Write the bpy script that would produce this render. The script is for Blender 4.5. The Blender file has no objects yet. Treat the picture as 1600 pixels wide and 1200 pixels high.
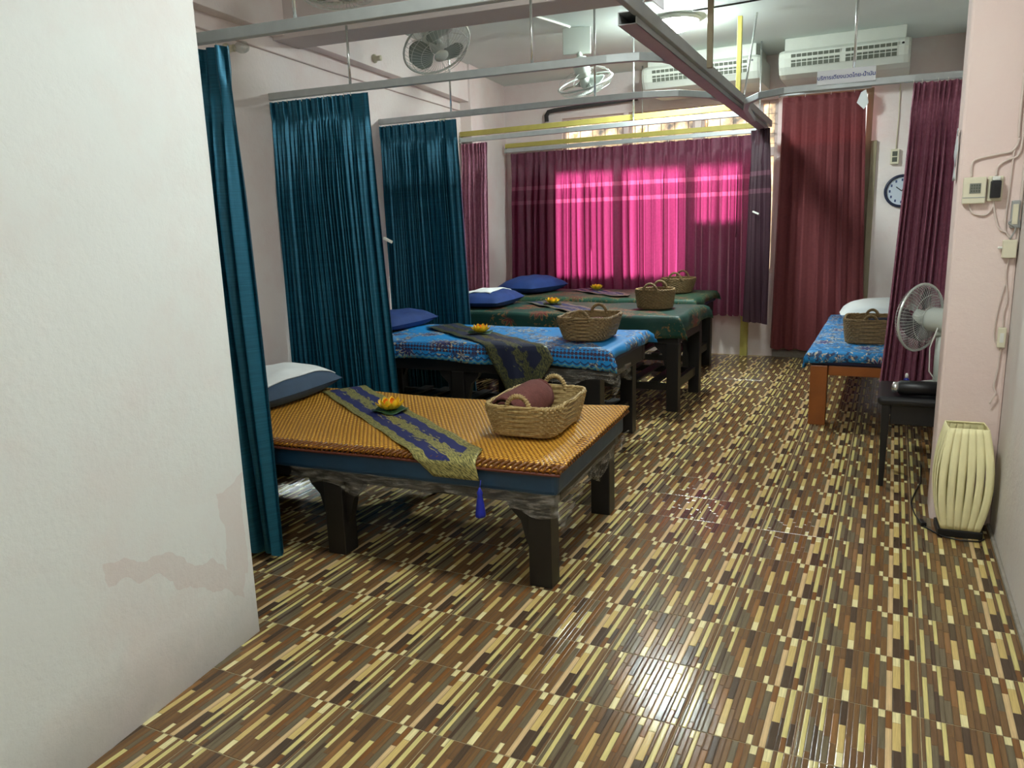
import bpy, bmesh, math, random
from mathutils import Vector, Matrix
random.seed(7)
PI = math.pi
S = bpy.context.scene
COL = S.collection

# ------------------------------------------------------------------ camera
cam = bpy.data.cameras.new('camera'); camo = bpy.data.objects.new('camera', cam); COL.objects.link(camo)
YAW, PITCH, ROLL, FPX = 0.4586, 0.2048, -0.0312, 1205.8
_f = Vector((-math.sin(YAW)*math.cos(PITCH), math.cos(YAW)*math.cos(PITCH), -math.sin(PITCH)))
_r = Vector((math.cos(YAW), math.sin(YAW), 0)); _u = _r.cross(_f)
CR = _r*math.cos(ROLL) + _u*math.sin(ROLL); CU = -_r*math.sin(ROLL) + _u*math.cos(ROLL); CF = _f
camo.matrix_world = Matrix(((CR.x, CU.x, -CF.x, 0), (CR.y, CU.y, -CF.y, 0), (CR.z, CU.z, -CF.z, 1.37), (0, 0, 0, 1)))
cam.sensor_fit = 'HORIZONTAL'; cam.sensor_width = 36.0; cam.lens = 36.0*FPX/1600.0
cam.clip_start = 0.05; cam.clip_end = 100
S.camera = camo

# ------------------------------------------------------------------ world, sun, exposure
w = bpy.data.worlds.new('world'); S.world = w; w.use_nodes = True
bg = w.node_tree.nodes['Background']; bg.inputs[0].default_value = (1.0, 0.97, 0.93, 1); bg.inputs[1].default_value = 0.9
sun = bpy.data.lights.new('sun', 'SUN'); sun.energy = 17.0; sun.angle = 0.28; sun.color = (1.0, 0.96, 0.9)
suno = bpy.data.objects.new('sun', sun); COL.objects.link(suno)
suno.rotation_euler = Vector((-0.10, -0.95, -0.22)).to_track_quat('-Z', 'Y').to_euler()
vs = S.view_settings
vs.view_transform = 'Standard'; vs.look = 'None'; vs.gamma = 1.0; vs.use_curve_mapping = False; vs.exposure = 0.9
LAMP_NEAR, LAMP_FAR, FILL_REAR = 90.0, 172.0, 48.0  # the rear strength drives an added fill lamp, not a known fitting

# ------------------------------------------------------------------ mesh builder
class MB:
    def __init__(self): self.v = []; self.f = []; self.m = []; self.uv = {}
    def add(self, vs, fs, m=0):
        o = len(self.v); self.v += [tuple(p) for p in vs]
        for f in fs: self.f.append(tuple(i+o for i in f)); self.m.append(m)
        return o
    def hexa(self, p, m=0):   # p: 4 bottom ccw, 4 top ccw
        return self.add(p, [(3,2,1,0),(4,5,6,7),(0,1,5,4),(1,2,6,5),(2,3,7,6),(3,0,4,7)], m)
    def box(self, c, s, m=0, rz=0.0):
        hx, hy, hz = s[0]/2, s[1]/2, s[2]/2; ca, sa = math.cos(rz), math.sin(rz); P = []
        for z in (-hz, hz):
            for x, y in ((-hx,-hy),(hx,-hy),(hx,hy),(-hx,hy)):
                P.append((c[0]+x*ca-y*sa, c[1]+x*sa+y*ca, c[2]+z))
        return self.hexa(P, m)
    def bb(self, x0, x1, y0, y1, z0, z1, m=0):
        return self.box(((x0+x1)/2, (y0+y1)/2, (z0+z1)/2), (abs(x1-x0), abs(y1-y0), abs(z1-z0)), m)
    def bar(self, a, b, w, h, m=0):
        a = Vector(a); b = Vector(b); d = (b-a).normalized()
        up = Vector((0,0,1)) if abs(d.z) < .95 else Vector((0,1,0))
        s = d.cross(up).normalized(); t = s.cross(d).normalized(); P = []
        for q in (a, b):
            for i, j in ((-1,-1),(1,-1),(1,1),(-1,1)): P.append(q + s*(i*w/2) + t*(j*h/2))
        return self.add(P, [(0,1,2,3),(7,6,5,4),(0,4,5,1),(1,5,6,2),(2,6,7,3),(3,7,4,0)], m)
    def tube(self, path, r, n=8, m=0, closed=False, r2=None):
        path = [Vector(p) for p in path]; k = len(path); rings = []
        prev = None
        for i, p in enumerate(path):
            if closed: d = path[(i+1) % k] - path[i-1]
            else: d = path[min(i+1, k-1)] - path[max(i-1, 0)]
            d.normalize()
            if prev is None:
                up = Vector((0,0,1)) if abs(d.z) < .9 else Vector((1,0,0)); s = d.cross(up).normalized()
            else: s = (prev - d*prev.dot(d)).normalized()
            prev = s; t = d.cross(s)
            rr = r if not callable(r) else r(i/(k-1))
            rb = rr if r2 is None else r2
            rings.append([p + s*(rr*math.cos(2*PI*j/n)) + t*(rb*math.sin(2*PI*j/n)) for j in range(n)])
        o = len(self.v); self.v += [tuple(q) for R in rings for q in R]
        K = k if closed else k-1
        for i in range(K):
            a = o+i*n; b = o+((i+1) % k)*n
            for j in range(n): self.f.append((a+j, a+(j+1) % n, b+(j+1) % n, b+j)); self.m.append(m)
        if not closed:
            self.f.append(tuple(o+j for j in reversed(range(n)))); self.m.append(m)
            self.f.append(tuple(o+(k-1)*n+j for j in range(n))); self.m.append(m)
    def sweep(self, path, w, h, m=0):          # rectangular section along a level path
        path = [Vector(p) for p in path]; k = len(path); R = []
        for i, p in enumerate(path):
            d = path[min(i+1, k-1)] - path[max(i-1, 0)]; d.z = 0; d.normalize(); s = Vector((d.y, -d.x, 0))
            R.append([p+s*(-w/2)+Vector((0,0,-h/2)), p+s*(w/2)+Vector((0,0,-h/2)), p+s*(w/2)+Vector((0,0,h/2)), p+s*(-w/2)+Vector((0,0,h/2))])
        o = len(self.v); self.v += [tuple(q) for r in R for q in r]
        for i in range(k-1):
            a = o+4*i
            for j in range(4): self.f.append((a+j, a+(j+1) % 4, a+4+(j+1) % 4, a+4+j)); self.m.append(m)
        self.f.append((o+3, o+2, o+1, o)); self.f.append(tuple(o+4*(k-1)+j for j in range(4))); self.m += [m, m]
    def lathe(self, prof, n=24, c=(0,0,0), axis=None, m=0):
        c = Vector(c)
        if axis is None: X, Y, Z = Vector((1,0,0)), Vector((0,1,0)), Vector((0,0,1))
        else:
            Z = Vector(axis).normalized(); X = Z.orthogonal().normalized(); Y = Z.cross(X)
        o = len(self.v)
        for r, z in prof:
            for j in range(n):
                a = 2*PI*j/n; self.v.append(tuple(c + X*(r*math.cos(a)) + Y*(r*math.sin(a)) + Z*z))
        for i in range(len(prof)-1):
            for j in range(n):
                a = o+i*n; self.f.append((a+j, a+(j+1) % n, a+n+(j+1) % n, a+n+j)); self.m.append(m)
        self.f.append(tuple(o+j for j in reversed(range(n)))); self.m.append(m)
        self.f.append(tuple(o+(len(prof)-1)*n+j for j in range(n))); self.m.append(m)
    def grid(self, fn, nu, nv, m=0, uvf=None, mf=None):
        o = len(self.v)
        for j in range(nv+1):
            for i in range(nu+1):
                self.v.append(tuple(fn(i/nu, j/nv)))
                if uvf: self.uv[o+j*(nu+1)+i] = uvf(i/nu, j/nv)
        for j in range(nv):
            for i in range(nu):
                a = o+j*(nu+1)+i; self.f.append((a, a+1, a+nu+2, a+nu+1))
                self.m.append(mf((i+.5)/nu, (j+.5)/nv) if mf else m)
    def mesh(self, name, mats, smooth=False):
        me = bpy.data.meshes.new(name); me.from_pydata(self.v, [], self.f)
        for mt in (mats if isinstance(mats, (list, tuple)) else [mats]): me.materials.append(mt)
        me.polygons.foreach_set('material_index', self.m)
        if smooth: me.polygons.foreach_set('use_smooth', [True]*len(self.f))
        if self.uv:
            l = me.uv_layers.new(name='UVMap')
            for lp in me.loops: l.data[lp.index].uv = self.uv.get(lp.vertex_index, (0, 0))
        me.update(); return me
    def build(self, name, mats, parent=None, loc=None, rz=0, smooth=False, bevel=0, seg=2, solid=0, auto=0):
        o = bpy.data.objects.new(name, self.mesh(name, mats, smooth)); COL.objects.link(o)
        if loc: o.location = loc
        if rz: o.rotation_euler = (0, 0, rz)
        if parent: o.parent = parent
        if solid:
            md = o.modifiers.new('solid', 'SOLIDIFY'); md.thickness = solid; md.offset = 0
        if bevel:
            md = o.modifiers.new('bevel', 'BEVEL'); md.width = bevel; md.segments = seg; md.limit_method = 'ANGLE'; md.angle_limit = .6
        return o
def one_box(name, mat, x0, x1, y0, y1, z0, z1, parent=None, bevel=.003):
    b = MB(); b.bb(x0, x1, y0, y1, z0, z1); return b.build(name, mat, parent, bevel=bevel)
def tag(o, label=None, cat=None, group=None, kind=None):
    if label: o['label'] = label
    if cat: o['category'] = cat
    if group: o['group'] = group
    if kind: o['kind'] = kind
    return o
def thing(name, label, cat, loc=(0,0,0), rz=0, group=None):
    o = bpy.data.objects.new(name, None); COL.objects.link(o); o.empty_display_size = .05
    o.location = loc; o.rotation_euler = (0, 0, rz); return tag(o, label, cat, group)
def copy_obj(o, parent=None):
    c = o.copy(); COL.objects.link(c); c.parent = parent; return c

# ------------------------------------------------------------------ materials
def L(r, g, b):
    f = lambda c: (c/255/12.92) if c/255 <= .04045 else ((c/255+.055)/1.055)**2.4
    return (f(r), f(g), f(b), 1)
class NT:
    def __init__(self, name):
        self.mat = bpy.data.materials.new(name); self.mat.use_nodes = True; self.t = self.mat.node_tree
        self.p = self.t.nodes['Principled BSDF']; self.out = self.t.nodes['Material Output']
    def n(self, typ, **kw):
        nd = self.t.nodes.new('ShaderNode'+typ)
        for k, v in kw.items():
            if k.startswith('_'): setattr(nd, k[1:], v)
            else:
                s = nd.inputs[int(k[1:])] if (k[0] == 'i' and k[1:].isdigit()) else nd.inputs[k.replace('__', ' ')]
                self.put(s, v)
        return nd
    def put(self, s, v):
        if isinstance(v, bpy.types.NodeSocket): self.t.links.new(v, s)
        elif isinstance(v, bpy.types.Node): self.t.links.new(v.outputs[0], s)
        else: s.default_value = v
    def set(self, **kw):
        for k, v in kw.items(): self.put(self.p.inputs[k.replace('__', ' ')], v)
        return self
    def math(self, op, a, b=0.0, c=0.0):
        nd = self.t.nodes.new('ShaderNodeMath'); nd.operation = op
        for i, v in enumerate((a, b, c)): self.put(nd.inputs[i], v)
        return nd.outputs[0]
    def mix(self, f, a, b):
        nd = self.t.nodes.new('ShaderNodeMix'); nd.data_type = 'RGBA'
        self.put(nd.inputs[0], f); self.put(nd.inputs[6], a); self.put(nd.inputs[7], b); return nd.outputs[2]
    def ramp(self, f, stops, interp='LINEAR'):
        nd = self.t.nodes.new('ShaderNodeValToRGB'); cr = nd.color_ramp; cr.interpolation = interp
        while len(cr.elements) < len(stops): cr.elements.new(.5)
        for e, (p, c) in zip(cr.elements, stops):
            e.position = p; e.color = c if len(c) == 4 else (*c, 1)
        self.put(nd.inputs[0], f); return nd.outputs[0]
    def obj(self): return self.n('TexCoord').outputs['Object']
    def uv(self): return self.n('TexCoord').outputs['UV']
    def sep(self, v): return self.n('SeparateXYZ', i0=v).outputs
    def noise(self, vec, scale, detail=3.0, rough=.5): return self.n('TexNoise', Vector=vec, Scale=scale, Detail=detail, Roughness=rough).outputs[0]
    def bump(self, h, strength=.3, dist=.01):
        self.put(self.p.inputs['Normal'], self.n('Bump', Strength=strength, Distance=dist, Height=h).outputs[0]); return self
def simple(name, col, rough=.5, metal=0.0, spec=.5, var=0.0, vs=20.0, bump=0.0, bs=80.0, **kw):
    t = NT(name); co = t.obj()
    nz = t.noise(co, vs, 4)
    c2 = tuple(min(1, c*(1-var)) for c in col[:3])+(1,)
    c3 = tuple(min(1, c*(1+var)) for c in col[:3])+(1,)
    t.set(Base__Color=t.ramp(nz, [(.3, c2), (.7, c3)]), Roughness=rough, Metallic=metal)
    t.p.inputs['Specular IOR Level'].default_value = spec
    if bump: t.bump(t.noise(co, bs, 5), bump, .004)
    for k, v in kw.items(): t.put(t.p.inputs[k.replace('__', ' ')], v)
    return t.mat

def wall_paint(name, base, under, amt, stroke=False):
    t = NT(name); co = t.obj(); x, y, z = t.sep(co)[:3]
    n1 = t.noise(co, 1.3, 5, .6); n2 = t.noise(co, 9.0, 5, .6)
    f = t.ramp(t.math('ADD', t.math('MULTIPLY', n1, .75), t.math('MULTIPLY', n2, .25)), [(.45, (0,0,0)), (.68, (1,1,1))])
    c = t.mix(t.math('MULTIPLY', f, amt), base, under)
    if stroke:   # one old brush stroke of pink undercoat near the far end of the wall, low down, and a darker, browner tone along the foot
        wob = t.math('MULTIPLY', t.math('SUBTRACT', t.noise(co, 6.0, 3), .5), .16)
        yy = t.math('ADD', y, wob); zz = t.math('ADD', z, wob)
        arc = t.math('SUBTRACT', zz, t.math('SUBTRACT', .405, t.math('MULTIPLY', t.math('SUBTRACT', yy, 1.40), .47)))
        a1 = t.math('MULTIPLY', t.math('LESS_THAN', t.math('ABSOLUTE', arc), .04), t.math('MULTIPLY', t.math('GREATER_THAN', yy, 1.24), t.math('LESS_THAN', yy, 1.79)))
        a2 = t.math('MULTIPLY', t.math('LESS_THAN', t.math('ABSOLUTE', t.math('SUBTRACT', yy, 1.76)), .05), t.math('MULTIPLY', t.math('GREATER_THAN', zz, .25), t.math('LESS_THAN', zz, .58)))
        st = t.math('MULTIPLY', t.math('MAXIMUM', a1, a2), .26)
        c = t.mix(st, c, L(196, 165, 158))
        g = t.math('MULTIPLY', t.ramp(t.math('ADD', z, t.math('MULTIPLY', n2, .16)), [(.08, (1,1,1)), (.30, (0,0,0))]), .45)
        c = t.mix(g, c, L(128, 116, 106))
    t.set(Base__Color=c, Roughness=.75)
    h = t.math('ADD', t.math('MULTIPLY', t.noise(co, 40.0, 6, .65), .6), t.math('MULTIPLY', t.noise(co, 7.0, 4), .8))
    t.bump(h, .32, .012); return t.mat
M = {}
M['pink'] = wall_paint('pink_wall_paint', L(236, 226, 222), L(230, 206, 202), .75)
M['pillar'] = wall_paint('pillar_paint', L(232, 212, 204), L(230, 204, 198), .6)
M['nearwall'] = wall_paint('off_white_wall_paint', L(221, 225, 222), L(219, 208, 204), .75, True)
M['rightwall'] = wall_paint('pale_wall_paint', L(218, 212, 207), L(216, 197, 192), .6)
M['ceiling'] = simple('ceiling_paint', L(224, 234, 230), .8, var=.03, vs=2, bump=.1, bs=30)
M['beam'] = wall_paint('beam_paint', L(206, 196, 192), L(200, 180, 177), .6)
M['slab'] = simple('floor_grout', L(168, 150, 112), .7, var=.15, vs=60)
def wood_strip(name, col):
    t = NT(name); co = t.obj()
    mp = t.n('Mapping', Vector=co); mp.inputs['Scale'].default_value = (160, 9, 1)
    nz = t.noise(mp.outputs[0], 1.0, 5, .65)
    d = tuple(c*.75 for c in col[:3])+(1,); l = tuple(min(1, c*1.2) for c in col[:3])+(1,)
    t.set(Base__Color=t.ramp(nz, [(.3, d), (.68, l)]), Roughness=t.ramp(nz, [(.3, (.13,)*3), (.8, (.2,)*3)]))
    t.p.inputs['Specular IOR Level'].default_value = .33
    t.bump(nz, .12, .002); return t.mat
TILE_COLS = [('cream', L(224,212,158)), ('light', L(208,194,126)), ('tan', L(202,176,112)), ('blush', L(204,174,128)), ('brown', L(120,90,58)),
             ('umber', L(110,82,55)), ('rust', L(124,84,48)), ('dark', L(80,64,50)), ('grey', L(110,98,76)), ('amber', L(138,100,62))]
TILE_MATS = [wood_strip('tile_strip_'+n, c) for n, c in TILE_COLS] + [simple('tile_groove', L(84, 66, 48), .4)]
M['alu'] = simple('aluminium', L(186, 192, 192), .5, metal=.45, var=.05)
M['alu_dull'] = simple('dull_aluminium', L(166, 168, 166), .5, metal=.5, var=.06, vs=8)
M['chrome'] = simple('bright_rod', L(225, 228, 226), .22, metal=.9)
M['yellow'] = simple('yellow_painted_wood', L(182, 170, 88), .55, var=.08, vs=14)
M['brownbar'] = simple('drab_painted_bar', L(140, 128, 100), .5, var=.1)
M['black'] = simple('black_plastic', L(18, 18, 20), .4)
M['white'] = simple('white_plastic', L(226, 226, 218), .4)
M['offwhite'] = simple('cream_plastic', L(222, 216, 190), .45, var=.03)
M['acbody'] = simple('ac_plastic', L(205, 208, 198), .35, var=.02)
M['acgrille'] = simple('ac_grille_dark', L(88, 92, 80), .6)
M['darkwood'] = simple('black_stained_wood', L(24, 21, 19), .42, var=.25, vs=9, bump=.1)
M['orangewood'] = simple('varnished_teak', L(150, 84, 32), .35, var=.2, vs=7, bump=.1)
M['fanwhite'] = simple('fan_plastic', L(200, 206, 198), .4)
M['fangrey'] = simple('fan_blade_grey', L(140, 150, 142), .35)
M['wire'] = simple('fan_guard_wire', L(205, 210, 204), .35, metal=.3)
M['darkwire'] = simple('window_bar_iron', L(40, 34, 30), .5)
def satin(name, dark, light):
    t = NT(name); co = t.obj()
    mp = t.n('Mapping', Vector=co); mp.inputs['Scale'].default_value = (6, 6, 220)
    nz = t.noise(mp.outputs[0], 1.0, 3)
    t.set(Base__Color=t.ramp(nz, [(.3, dark), (.75, light)]), Roughness=.4, Metallic=.55)
    t.p.inputs['Specular IOR Level'].default_value = .75
    t.p.inputs['Sheen Weight'].default_value = .04; t.p.inputs['Sheen Tint'].default_value = (.25, .6, .75, 1); t.p.inputs['Sheen Roughness'].default_value = .35
    mp2 = t.n('Mapping', Vector=co); mp2.inputs['Scale'].default_value = (14, 14, 2.0)
    t.bump(t.noise(mp2.outputs[0], 1.0, 4), .25, .02); return t.mat
M['teal'] = satin('teal_satin', L(12, 82, 106), L(26, 104, 130))
def drape(name, dark, light, glow, k, rough=.6, band=True):
    t = NT(name); co = t.uv(); u, v = t.sep(co)[:2]; oc = t.obj()
    nz = t.noise(oc, 45.0, 5, .7)
    col = t.ramp(nz, [(.35, dark), (.7, light)]); gl = t.ramp(nz, [(.3, tuple(c*.8 for c in glow[:3])), (.7, glow)])
    if band:
        a = t.math('LESS_THAN', t.math('ABSOLUTE', t.math('SUBTRACT', v, .31)), .012); b = t.math('LESS_THAN', t.math('ABSOLUTE', t.math('SUBTRACT', v, .22)), .012)
        bd = t.math('MAXIMUM', a, b)
        col = t.mix(t.math('MULTIPLY', bd, .3), col, L(150, 100, 118)); gl = t.mix(t.math('MULTIPLY', bd, .8), gl, (1.0, .16, .42, 1))
    t.set(Base__Color=col, Roughness=rough); t.p.inputs['Sheen Weight'].default_value = .25
    t.p.inputs['Sheen Tint'].default_value = (.9, .5, .6, 1)
    tr = t.n('BsdfTranslucent', Color=gl); mx = t.n('MixShader', i0=t.math('MULTIPLY', t.ramp(v, [(.07, (.12,)*3), (.19, (1,)*3)]), k)); t.put(mx.inputs[1], t.p.outputs[0]); t.put(mx.inputs[2], tr.outputs[0])
    t.put(t.out.inputs[0], mx.outputs[0]); t.bump(nz, .15, .004); return t.mat
M['burgundy'] = drape('burgundy_jacquard', L(88, 34, 56), L(108, 46, 70), (.52, .05, .2, 1), .36)
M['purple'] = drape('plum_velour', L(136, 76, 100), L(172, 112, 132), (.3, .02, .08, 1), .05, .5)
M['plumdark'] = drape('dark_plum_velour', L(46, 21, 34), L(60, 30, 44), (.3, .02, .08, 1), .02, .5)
M['maroon'] = drape('maroon_cloth', L(104, 42, 46), L(118, 52, 54), (.5, .05, .05, 1), .015, .75, False)
def film():
    t = NT('stained_window_film'); co = t.obj(); nz = t.noise(co, 5.0, 5, .65); n2 = t.noise(co, 16.0, 5, .7)
    c = t.ramp(nz, [(.34, L(112, 112, 112)), (.47, L(172, 160, 142)), (.56, L(184, 178, 168)), (.66, L(164, 124, 84))])
    c = t.mix(t.math('MULTIPLY', t.ramp(n2, [(.5, (0,0,0)), (.62, (1,1,1))]), .5), c, L(160, 146, 128))
    tr = t.n('BsdfTranslucent', Color=c); gl = t.n('BsdfGlossy', Roughness=.1); tp = t.n('BsdfTransparent', Color=c)
    m1 = t.n('MixShader', i0=.25); t.put(m1.inputs[1], tr.outputs[0]); t.put(m1.inputs[2], tp.outputs[0])
    m2 = t.n('MixShader', i0=.06); t.put(m2.inputs[1], m1.outputs[0]); t.put(m2.inputs[2], gl.outputs[0]); t.put(t.out.inputs[0], m2.outputs[0]); return t.mat
M['film'] = film()
def thin_glass(name, tint, g=.08, rough=.03):
    t = NT(name); tp = t.n('BsdfTransparent', Color=tint); gl = t.n('BsdfGlossy', Roughness=rough)
    m = t.n('MixShader', i0=g); t.put(m.inputs[1], tp.outputs[0]); t.put(m.inputs[2], gl.outputs[0]); t.put(t.out.inputs[0], m.outputs[0]); return t.mat
M['glass'] = thin_glass('clear_glass', (.93, .95, .94, 1))
M['bulb'] = thin_glass('bulb_glass', (.86, .88, .86, 1), .2, .05)
def wrapmat():
    t = NT('cling_film'); co = t.obj(); mp = t.n('Mapping', Vector=co); mp.inputs['Scale'].default_value = (14, 14, 60)
    nz = t.noise(mp.outputs[0], 1.0, 5, .7)
    bp = t.n('Bump', Strength=.9, Distance=.02, Height=nz).outputs[0]
    tp = t.n('BsdfTransparent', Color=(.93, .92, .88, 1)); gl = t.n('BsdfGlossy', Roughness=.22, Normal=bp); df = t.n('BsdfDiffuse', Color=L(200, 188, 165), Normal=bp)
    m0 = t.n('MixShader', i0=.45); t.put(m0.inputs[1], gl.outputs[0]); t.put(m0.inputs[2], df.outputs[0])
    m = t.n('MixShader', i0=t.ramp(nz, [(.45, (.08,)*3), (.66, (.5,)*3)])); t.put(m.inputs[1], tp.outputs[0]); t.put(m.inputs[2], m0.outputs[0]); t.put(t.out.inputs[0], m.outputs[0]); return t.mat
M['wrap'] = wrapmat()
def wicker(name, a, b):
    t = NT(name); co = t.obj(); nz = t.noise(co, 60.0, 4, .6); n2 = t.noise(co, 7.0, 3)
    x, y, z = t.sep(co)[:3]; st = t.math('ABSOLUTE', t.math('SINE', t.math('MULTIPLY', z, 620.0)))
    c = t.mix(t.math('MULTIPLY', n2, .5), t.ramp(nz, [(.3, a), (.7, b)]), L(150, 122, 74)); c = t.mix(t.math('MULTIPLY', t.math('LESS_THAN', st, .25), .6), c, L(84, 60, 30))
    t.set(Base__Color=c, Roughness=.55); t.bump(t.math('ADD', nz, st), .5, .003); return t.mat
M['wicker'] = wicker('pale_wicker', L(150, 120, 68), L(214, 190, 132))
M['wicker2'] = wicker('brown_wicker', L(104, 80, 50), L(160, 132, 88))
M['towel'] = simple('brown_towel', L(104, 58, 52), .95, var=.15, vs=40, bump=.8, bs=160)
M['navytowel'] = simple('navy_towel', L(24, 26, 44), .95, var=.15, bump=.6, bs=160)
M['bluecloth'] = simple('blue_cotton', L(18, 52, 112), .8, var=.15, vs=10, bump=.35, bs=26)
M['steelblue'] = simple('grey_blue_cotton', L(46, 68, 92), .75, var=.12, vs=9, bump=.4, bs=22)
M['mattress'] = simple('teal_blue_mattress_cover', L(30, 62, 88), .38, var=.2, vs=6, bump=.6, bs=9)
M['navymattress'] = simple('navy_mattress_cover', L(16, 26, 66), .5, var=.18, vs=6)
M['whitecloth'] = simple('white_cotton', L(226, 230, 230), .85, var=.04, vs=8, bump=.5, bs=18)
M['petal'] = simple('yellow_petal', L(252, 200, 44), .5, var=.2, vs=40)
M['petal2'] = simple('orange_petal', L(240, 132, 20), .5, var=.2, vs=40)
M['leaf'] = simple('green_leaf', L(28, 66, 34), .5, var=.25, vs=30)
M['tassel'] = simple('blue_silk', L(16, 34, 150), .5, var=.2, vs=60)
M['ink'] = simple('blue_ink', L(30, 56, 150), .6); M['card'] = simple('white_card', L(238, 242, 248), .5)
M['leatherette'] = simple('black_leatherette', L(22, 22, 24), .38, var=.15, bump=.2, bs=120)
M['paperlamp'] = simple('cream_lamp_paper', L(250, 242, 190), .8, var=.04, vs=14, bump=.3, bs=50)
M['paper'] = simple('paper_sheet', L(216, 222, 224), .8, var=.05, vs=12)
M['pipe'] = simple('dark_foam_pipe', L(58, 56, 56), .8)
M['cable'] = simple('painted_cable', L(216, 200, 190), .5)
M['doorwood'] = simple('door_paint', L(150, 140, 112), .5, var=.1, vs=5)
M['winframe'] = simple('window_frame_paint', L(196, 178, 172), .5, var=.05)
M['bluebottle'] = simple('dark_blue_bottle', L(20, 30, 120), .2)
M['skirting'] = simple('cement', L(150, 142, 130), .85, var=.15, vs=30, bump=.4, bs=60)
def emis(name, col, s):
    t = NT(name); t.set(Base__Color=(.9, .9, .9, 1), Roughness=.4, Emission__Color=col, Emission__Strength=s); return t.mat
M['lamp_near'] = emis('near_lamp_diffuser', (.93, 1.0, .98, 1), LAMP_NEAR)
M['fill_rear'] = emis('rear_fill_diffuser', (.95, 1.0, .98, 1), FILL_REAR)  # glow of the added fill lamp behind the viewer
M['lamp_far'] = emis('far_lamp_diffuser', (.88, 1.0, .97, 1), LAMP_FAR)
def goldmat():
    t = NT('gold_woven_mat'); uv = t.uv(); u, v = t.sep(uv)[:2]
    cell = lambda x, n: t.math('FRACT', t.math('MULTIPLY', x, n))
    row = t.math('FLOOR', t.math('MULTIPLY', v, 62.0)); sh = t.math('MULTIPLY', t.math('MODULO', row, 2.0), .5)
    a = t.math('ABSOLUTE', t.math('SUBTRACT', t.math('FRACT', t.math('ADD', t.math('MULTIPLY', u, 50.0), sh)), .5))
    b = t.math('ABSOLUTE', t.math('SUBTRACT', cell(v, 62.0), .5))
    h = t.math('SUBTRACT', 1.0, t.math('MULTIPLY', t.math('MAXIMUM', a, b), 2.0))
    nz = t.noise(uv, 30.0, 3)
    c = t.ramp(h, [(.08, L(96, 54, 14)), (.3, L(192, 124, 32)), (.72, L(255, 206, 90))])
    c = t.mix(t.math('MULTIPLY', nz, .25), c, L(150, 90, 20))
    t.set(Base__Color=c, Roughness=.34); t.p.inputs['Specular IOR Level'].default_value = .4; t.bump(h, .8, .005); return t.mat
M['goldmat'] = goldmat()
M['matbinding'] = simple('rust_binding', L(92, 40, 22), .6)
def batik(name, base, base2, motif, motif2, line, dens, border):
    t = NT(name); uv = t.uv(); u, v = t.sep(uv)[:2]
    vo = t.n('TexVoronoi', Vector=uv, Scale=5.5, Randomness=.9); d = vo.outputs[0]
    pos = vo.outputs['Position']; dv = t.n('VectorMath', i0=uv, i1=pos, _operation='SUBTRACT'); dx, dy = t.sep(dv.outputs[0])[:2]
    ang = t.math('ARCTAN2', dy, dx); pet = t.math('ADD', .62, t.math('MULTIPLY', t.math('COSINE', t.math('MULTIPLY', ang, 9.0)), .2))
    q = t.math('DIVIDE', t.math('MULTIPLY', d, 1.0), pet)
    clus = t.ramp(t.noise(uv, 2.6, 3), [(.5-dens, (0,0,0)), (.54-dens, (1,1,1))])
    c = t.mix(t.noise(uv, 3.0, 3), base, base2)
    leaf = t.ramp(t.noise(uv, 24.0, 3, .6), [(.53, (0,0,0)), (.56, (1,1,1))])
    c = t.mix(t.math('MULTIPLY', t.math('MULTIPLY', leaf, clus), .85), c, motif2)
    leaf2 = t.ramp(t.noise(uv, 33.0, 3, .6), [(.58, (0,0,0)), (.6, (1,1,1))])
    c = t.mix(t.math('MULTIPLY', t.math('MULTIPLY', leaf2, clus), .9), c, line)
    fl = t.math('MULTIPLY', t.math('LESS_THAN', q, .5), clus); c = t.mix(t.math('MULTIPLY', fl, .95), c, motif)
    ring = t.math('MULTIPLY', t.math('LESS_THAN', t.math('ABSOLUTE', t.math('SUBTRACT', q, .5)), .05), clus); c = t.mix(ring, c, line)
    c = t.mix(t.math('MULTIPLY', t.math('LESS_THAN', d, .1), clus), c, line)
    if border:   # rows of scallops along the near hem (v measured across the bed, hem at v < 0)
        zz = t.math('MULTIPLY', t.math('ABSOLUTE', t.math('SINE', t.math('MULTIPLY', u, 70.0))), .014)
        for k, (v0, hw, colr) in enumerate(((-.105, .006, L(40, 40, 70)), (-.085, .005, L(120, 170, 160)), (-.066, .005, L(30, 30, 66)), (-.02, .003, L(30, 26, 56)), (.012, .003, L(30, 26, 56)))):
            bnd = t.math('LESS_THAN', t.math('ABSOLUTE', t.math('SUBTRACT', t.math('ADD', v, t.math('MULTIPLY', zz, 1.0 if k < 3 else .3)), v0)), hw); c = t.mix(t.math('MULTIPLY', bnd, .8), c, colr)
        ro = t.n('TexVoronoi', Vector=t.n('VectorMath', i0=uv, i1=(44, 44, 1), _operation='MULTIPLY').outputs[0], Scale=1.0, Randomness=.1)
        inb = t.math('MULTIPLY', t.math('GREATER_THAN', v, -.05), t.math('LESS_THAN', v, .0)); c = t.mix(t.math('MULTIPLY', inb, t.math('LESS_THAN', ro.outputs[0], .42)), c, L(54, 40, 66))
    t.set(Base__Color=c, Roughness=.55); t.bump(t.noise(uv, 9.0, 4), .25, .01); return t.mat
M['batik'] = batik('turquoise_batik', L(12, 120, 190), L(20, 140, 204), L(44, 40, 92), L(40, 44, 84), L(196, 180, 140), .03, True)
M['batik5'] = batik('blue_floral_batik', L(10, 120, 186), L(14, 132, 196), L(52, 44, 110), L(36, 34, 66), L(210, 196, 164), .12, False)
M['green'] = batik('dark_green_floral', L(8, 52, 44), L(10, 64, 52), L(104, 42, 36), L(40, 64, 44), L(132, 96, 50), .02, False)
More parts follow.
